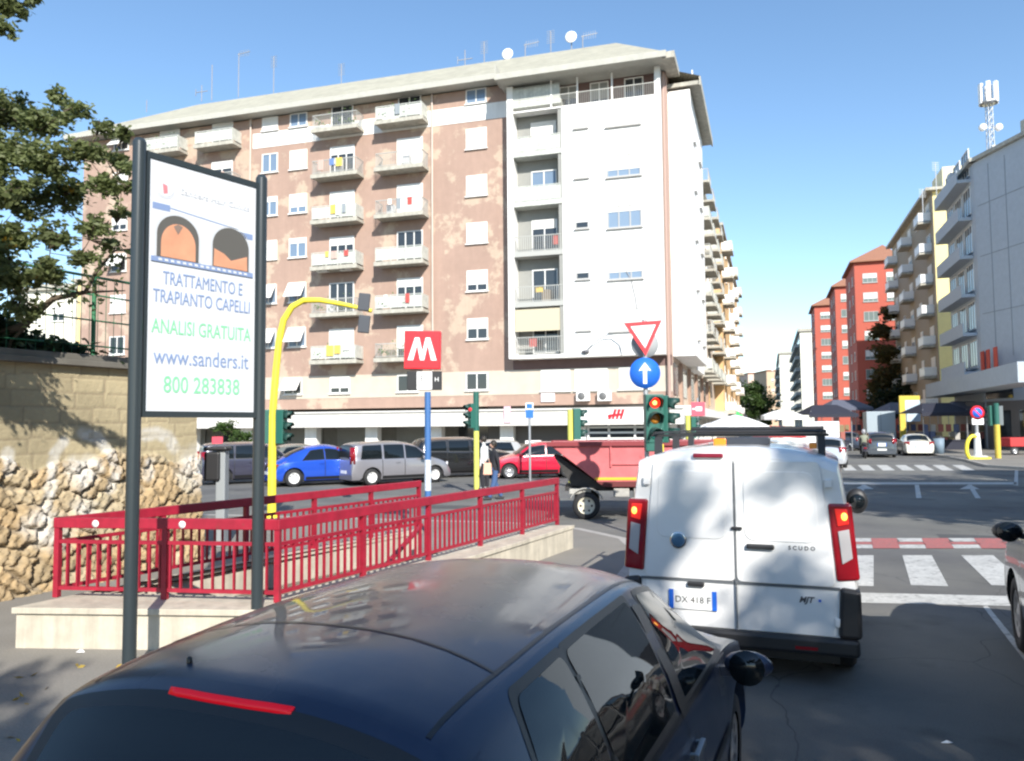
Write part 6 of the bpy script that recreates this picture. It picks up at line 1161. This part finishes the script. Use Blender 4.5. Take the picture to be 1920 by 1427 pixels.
def person(label, pos, rz, walk=True, sit=False, top=cloth_dark, legs=denim, s=1.0, helmet=False):
    o = thing('person', label, 'person', pos, rz); o.scale = (s, s, s)      # faces +x
    if sit: L_ = [(-.1, 0, .86, .14), (.1, .12, .84, .085), (.36, .16, .80, .07), (.40, .17, .36, .05), (.50, .17, .30, .04), (.1, -.12, .84, .085), (.36, -.16, .80, .07), (.40, -.17, .36, .05), (.5, -.17, .30, .04)]
    else:
        st = .22 if walk else .03; L_ = [(0, 0, .93, .14), (.0, .09, .88, .09), (.08, .1, .50, .065), (st, .1, .09, .045), (st + .14, .1, .04, .035), (0, -.09, .88, .09), (-.02, -.1, .50, .065), (-st, -.1, .10, .045), (-st + .12, -.1, .04, .035)]
    root = L_[0]; J = list(L_); B = [(0, 1), (1, 2), (2, 3), (3, 4), (0, 5), (5, 6), (6, 7), (7, 8)]
    lean = .12 if sit else .03; bz = root[2]
    J += [(root[0] + lean * .4, 0, bz + .22, .13, .15), (root[0] + lean, 0, bz + .44, .13, .17), (root[0] + lean, 0, bz + .54, .06), (root[0] + lean + .02, 0, bz + .62, .055), (root[0] + lean + .03, 0, bz + .72, .088)]
    B += [(0, 9), (9, 10), (10, 11), (11, 12), (12, 13)]; sx = root[0] + lean; sz = bz + .47
    for sg in (1, -1):
        k = len(J); sw_ = .14 * sg * (1 if walk else .2)
        if sit: J += [(sx, sg * .17, sz, .065), (sx + .16, sg * .26, sz - .22, .05), (sx + .42, sg * .28, sz - .2, .035), (sx + .5, sg * .27, sz - .2, .035)]
        else: J += [(sx, sg * .18, sz, .065), (sx - sw_ * .4, sg * .24, sz - .28, .048), (sx + .06 - sw_, sg * .25, sz - .52, .034), (sx + .07 - sw_, sg * .25, sz - .62, .03)]
        B += [(10, k), (k, k+1), (k+1, k+2), (k+2, k+3)]
        hm_ = MB(); hx, hy, hz_ = J[k+3][:3]
        for q in range(4): a_ = (q - 1.5) * .022; e_ = (.05, 0, .0) if sit else (.01, 0, -.07); hm_.tube([(hx, hy + a_, hz_), (hx + e_[0], hy + a_, hz_ + e_[2] * .6), (hx + e_[0] * 1.3 + .015, hy + a_ - .004 * sg, hz_ + e_[2] - .01)], [.011, .009, .007], 6)
        hm_.tube([(hx, hy - sg * .0, hz_ + .02), (hx + .045, hy - sg * .02, hz_ - .02)], [.011, .008], 6); hm_.sphere((hx, hy, hz_ + .0), .042, 8, (.5, .9, 1)); hm_.build('hand', skinm, o)
    skin_obj('body', skinm if False else top, o, J, B)
    hc_ = Vector((root[0] + lean + .035, 0, bz + .73)); mb = MB(); mb.sphere(hc_, .1, 14, (.95, .78, 1.18)); mb.sphere(hc_ + Vector((.095, 0, -.01)), .018, 8, (1, .8, 1.3)); mb.sphere(hc_ + Vector((0, .082, 0)), .022, 8, (.8, .4, 1.2)); mb.sphere(hc_ + Vector((0, -.082, 0)), .022, 8, (.8, .4, 1.2)); mb.build('face', skinm, o)
    mb = MB(); mb.sphere(hc_ + Vector((-.018, 0, .025)), .112 if not helmet else .14, 14, (.95, .86, 1.12)); mb.build('helmet' if helmet else 'hair', mat('helmet_grey', (.3, .3, .32), .3) if helmet else hairm, o)
    mb = MB(); Lg = J; 
    for a_, b_, r0, r1 in ((1, 2, .105, .085), (2, 3, .085, .062), (5, 6, .105, .085), (6, 7, .085, .062)): mb.tube([Lg[a_][:3], Lg[b_][:3]], [r0, r1], 10)
    mb.sphere(Lg[0][:3], .165, 10, (.9, 1, .8)); mb.build('trousers', legs, o)
    mb = MB()
    for i in (4, 8): x, y, z = J[i][:3]; mb.box(x - .2, x + .06, y - .045, y + .045, z - .04, z + .035)
    mb.build('shoes', black_pl, o, bevel=.02); return o
p = at(928, 800, 22.5); person('person in dark clothes and blue jeans standing right of the thin yellow pole', (p.x, 22.5, 0), rad(200), s=.95); 
b_ = thing('shopping_bag', 'white and peach bag hanging beside the person in dark clothes', 'bag', (p.x - .22, 22.42, .72)); mb = MB(); mb.prism([(-.13, 0), (.13, 0), (.11, .34), (-.11, .34)], 'y', -.06, .06); mb.build('bag', mat('peach_bag', (.7, .42, .3), .7), b_, bevel=.02); mb = MB(); mb.tube([(-.06, 0, .33), (-.04, 0, .45), (.04, 0, .45), (.06, 0, .33)], .008, 6); mb.build('handle', mat('peach_bag', (0, 0, 0)), b_)
p = at(909, 800, 26); person('second person in a white shirt half hidden by the thin yellow pole', (p.x, 26, 0), rad(160), top=mat('white_shirt', (.6, .6, .58), .9), legs=cloth_dark, walk=False)
p = at(1619, 800, 47); q = person('rider in a grey green jacket sitting on the scooter beside the dark hatchback', (p.x, 47, 0), rad(70), sit=True, top=mat('grey_green_jacket', (.22, .23, .17), .9), legs=cloth_dark, helmet=True)
sc = thing('scooter', 'dark scooter under the rider beside the dark hatchback', 'scooter', (p.x, 47, 0), rad(70))
mb = MB(); mb.prism([(-.75, .45), (-.5, .75), (.1, .74), (.12, .35), (.42, .3), (.55, 1.0), (.66, 1.0), (.72, .35), (.5, .2), (-.5, .25)], 'y', -.14, .14); mb.build('body', mat('scooter_dark', (.03, .03, .04), .3), sc, bevel=.04); mb = MB(); mb.bar((.58, -.3, 1.02), (.58, .3, 1.02), .03); mb.build('handlebar', black_pl, sc)
for x in (-.6, .75): wheel(sc, x, 0, .24, 1, .1)
mb = MB(); mb.box(-.82, -.76, -.08, .08, .6, .68); mb.build('tail_light', red_lens, sc)
# ---------------------------------------------------------------- umbrellas and stalls
def umbrella(px, Y, py_top, half, label, m, drop=.35):
    p = at(px, py_top, Y); o = thing('market_umbrella', label, 'umbrella', (p.x, Y, 0), .3, 'umbrellas of the street market'); mb = MB(); mb.tube([(0, 0, 0), (0, 0, p.z)], .04, 8); mb.build('pole', steel, o)
    zt = p.z; zb = p.z - half * drop; N = 8; vs = [(0, 0, zt)]
    for r_, z_ in ((.35, .25), (.7, .62), (1, 1)): vs += [(half * r_ * math.cos(2*math.pi*k/N), half * r_ * math.sin(2*math.pi*k/N), zt - (zt - zb) * z_) for k in range(N)]
    vs += [(x, y, zb - .28) for x, y, z in vs[-N:]]; fs = [(0, 1 + (k+1) % N, 1 + k) for k in range(N)] + [(1 + r_*N + k, 1 + r_*N + (k+1) % N, 1 + (r_+1)*N + (k+1) % N, 1 + (r_+1)*N + k) for r_ in range(3) for k in range(N)]
    mb = MB(); mb.add(vs, fs); q = mb.build('canopy', m, o); sd = q.modifiers.new('t', 'SOLIDIFY'); sd.thickness = .01; mb = MB()
    for k in range(N): a_ = 2*math.pi*k/N; mb.bar((0, 0, zb - .1), (half * math.cos(a_) * .98, half * math.sin(a_) * .98, zb), .025)
    mb.build('ribs', steel, o)
canvas = mat('white_canvas', (.8, .8, .78), .8)
umbrella(1378, 34, 778, 1.45, 'big white umbrella just above the roof rack of the white van', canvas); umbrella(1465, 52, 768, 1.35, 'white umbrella farther right behind the rack over a red stall', canvas, .3); umbrella(1335, 46, 792, 1.1, 'low white umbrella left of the biggest one', canvas)
def stall(label, px0, px1, Y, ztop, cm, gm, zin=0):
    a = at(px0, 800, Y); b = at(px1, 800, Y); w = b.x - a.x; o = thing('market_stall', label, 'stall', (a.x, Y, 0), 0, 'stalls along the shaded pavement'); mb = MB()
    for x in (.05, w - .05):
        for y in (0, 2.4): mb.tube([(x, y, 0), (x, y, ztop - .5)], .035, 6)
    mb.each('pole', steel, o); mb = MB(); mb.add([(-.3, -.5, ztop - .75), (w + .3, -.5, ztop - .75), (w * .8, 1.2, ztop), (w * .2, 1.2, ztop), (-.3, 2.9, ztop - .75), (w + .3, 2.9, ztop - .75), (-.3, -.5, ztop - 1.0), (w + .3, -.5, ztop - 1.0)], [(0, 1, 2, 3), (3, 2, 5, 4), (0, 3, 4), (1, 5, 2), (6, 7, 1, 0)]); q = mb.build('canopy', cm, o); sd = q.modifiers.new('t', 'SOLIDIFY'); sd.thickness = .02
    mb = MB(); mb.box(.1, w - .1, .1, 1.4, .75, .85); mb.box(.15, w - .15, .15, 1.3, 0, .74); mb.build('table', gm, o)
    R = random.Random(int(px0)); cs = [(.3, .1, .08), (.1, .12, .2), (.35, .33, .3), (.05, .05, .06), (.2, .15, .08)]
    for i in range(6): x = .2 + (w - .6) * i / 6; c_ = R.randrange(5); mb = MB(); mb.box(x, x + w / 9, .2, .9, .852, 1.0 + R.random() * .5); mb.build('goods_box', mat('goods_%d' % c_, cs[c_], .8), o, bevel=.02)
    for i in range(5): x = .2 + (w - .5) * i / 5; c_ = R.randrange(5); mb = MB(); mb.box(x, x + w / 9, .3, .36, 1.45, 2.0); mb.build('hanging_goods', mat('goods_%d' % c_, cs[c_], .8), o)
navyc = mat('shade_blue_canvas', (.018, .02, .035), .8); grc = mat('shade_grey_canvas', (.09, .10, .14), .8); redc = mat('red_canvas', (.5, .04, .04), .8)  # blue and grey canvas darkened to stand in for missing street shade
stall('red sided stall under the farther white umbrella', 1444, 1500, 47, 2.0, redc, redc)
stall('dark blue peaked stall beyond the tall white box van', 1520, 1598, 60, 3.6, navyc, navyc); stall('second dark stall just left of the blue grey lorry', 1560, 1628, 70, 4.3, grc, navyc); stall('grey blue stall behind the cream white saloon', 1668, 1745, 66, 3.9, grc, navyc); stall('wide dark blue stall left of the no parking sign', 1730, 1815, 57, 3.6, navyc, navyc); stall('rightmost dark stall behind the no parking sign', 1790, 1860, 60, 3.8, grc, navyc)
# red awning bench at the far right edge
b = at(1893, 800, 47); o = thing('parked_cart', 'red low cart under the arcade at the right edge', 'cart', (b.x, 47, .12)); mb = MB(); mb.box(0, 2.2, 0, 1, .5, 1.05); mb.build('box', redc, o, bevel=.05)
for x in (.3, 1.9): wheel(o, x, .1, .25, -1, .08)
b = at(1759, 800, 50); o = thing('bin', 'small blue grey bin on the pavement right of the cream white saloon', 'bin', (b.x, 50, .12)); mb = MB(); mb.lathe([(.0, 0), (.28, 0), (.33, 1.0), (.0, 1.02)], n=14); mb.build('drum', mat('bin_blue_grey', (.16, .22, .28), .6), o); mb = MB(); mb.lathe([(.35, 1.02), (.35, 1.07), (.15, 1.15), (0, 1.16)], n=14); mb.build('lid', black_pl, o)
# green leaves by the far left of the junction, green pharmacy sign
a = at(452, 800, 42); tree('small green shrub behind the dark purple grey car', (a.x, 42, 0), (0, 0, .8), [(0, 0, 1.6, .6), (.8, 0, 1.2, .5), (-.9, 0, 2.2, .6)], 1500, .1, lf4, 31, .06, cat='shrub', name='shrub')
b = at(1382, 800, 88); o = thing('shop_sign', 'green cross shaped shop sign at the far end of the left pavement', 'sign', (b.x, 88, 0)); z0 = at(1382, 777, 88).z; mb = MB(); mb.tube([(0, 0, 0), (0, 0, z0)], .06, 6); mb.build('pole', steel, o); mb = MB(); mb.box(-.6, .6, -.08, .08, z0 - .6, z0 - .0); mb.box(-.25, .25, -.085, .085, z0 - .9, z0 + .3); mb.build('cross', mat('sign_green', (.05, .5, .12), .4), o)
# fallen leaves and litter on the near pavement
R = random.Random(11); pts = []
for i in range(260): x, y = R.uniform(-7, -1.6), R.uniform(2.5, 7.0); pts.append((x, y, .128))
me = leafmesh(pts, .035, 6, m=mat('fallen_leaf', (.45, .32, .06), .8, var=.3, scale=5), name='fallen_leaves'); me['kind'] = 'stuff'
me.name = 'fallen_leaves'
q = G(150, 1224, .12); o = thing('paper_scrap', 'white crumpled paper scrap on the pavement before the pale kerb wall', 'litter', tuple(q)); mb = MB(); mb.add([(-.04, 0, .004), (0, -.025, .01), (.045, 0, .005), (.01, .03, .02), (0, 0, .03)], [(0, 1, 4), (1, 2, 4), (2, 3, 4), (3, 0, 4)]); mb.build('paper', white_p, o)
q = G(1775, 1394, 0); o = thing('paper_scrap', 'tiny pale scrap lying on the shaded road at lower right', 'litter', tuple(q)); mb = MB(); mb.add([(-.04, 0, .004), (0, -.02, .01), (.045, 0, .005), (.01, .02, .014), (0, 0, .02)], [(0, 1, 4), (1, 2, 4), (2, 3, 4), (3, 0, 4)]); mb.build('paper', white_p, o)
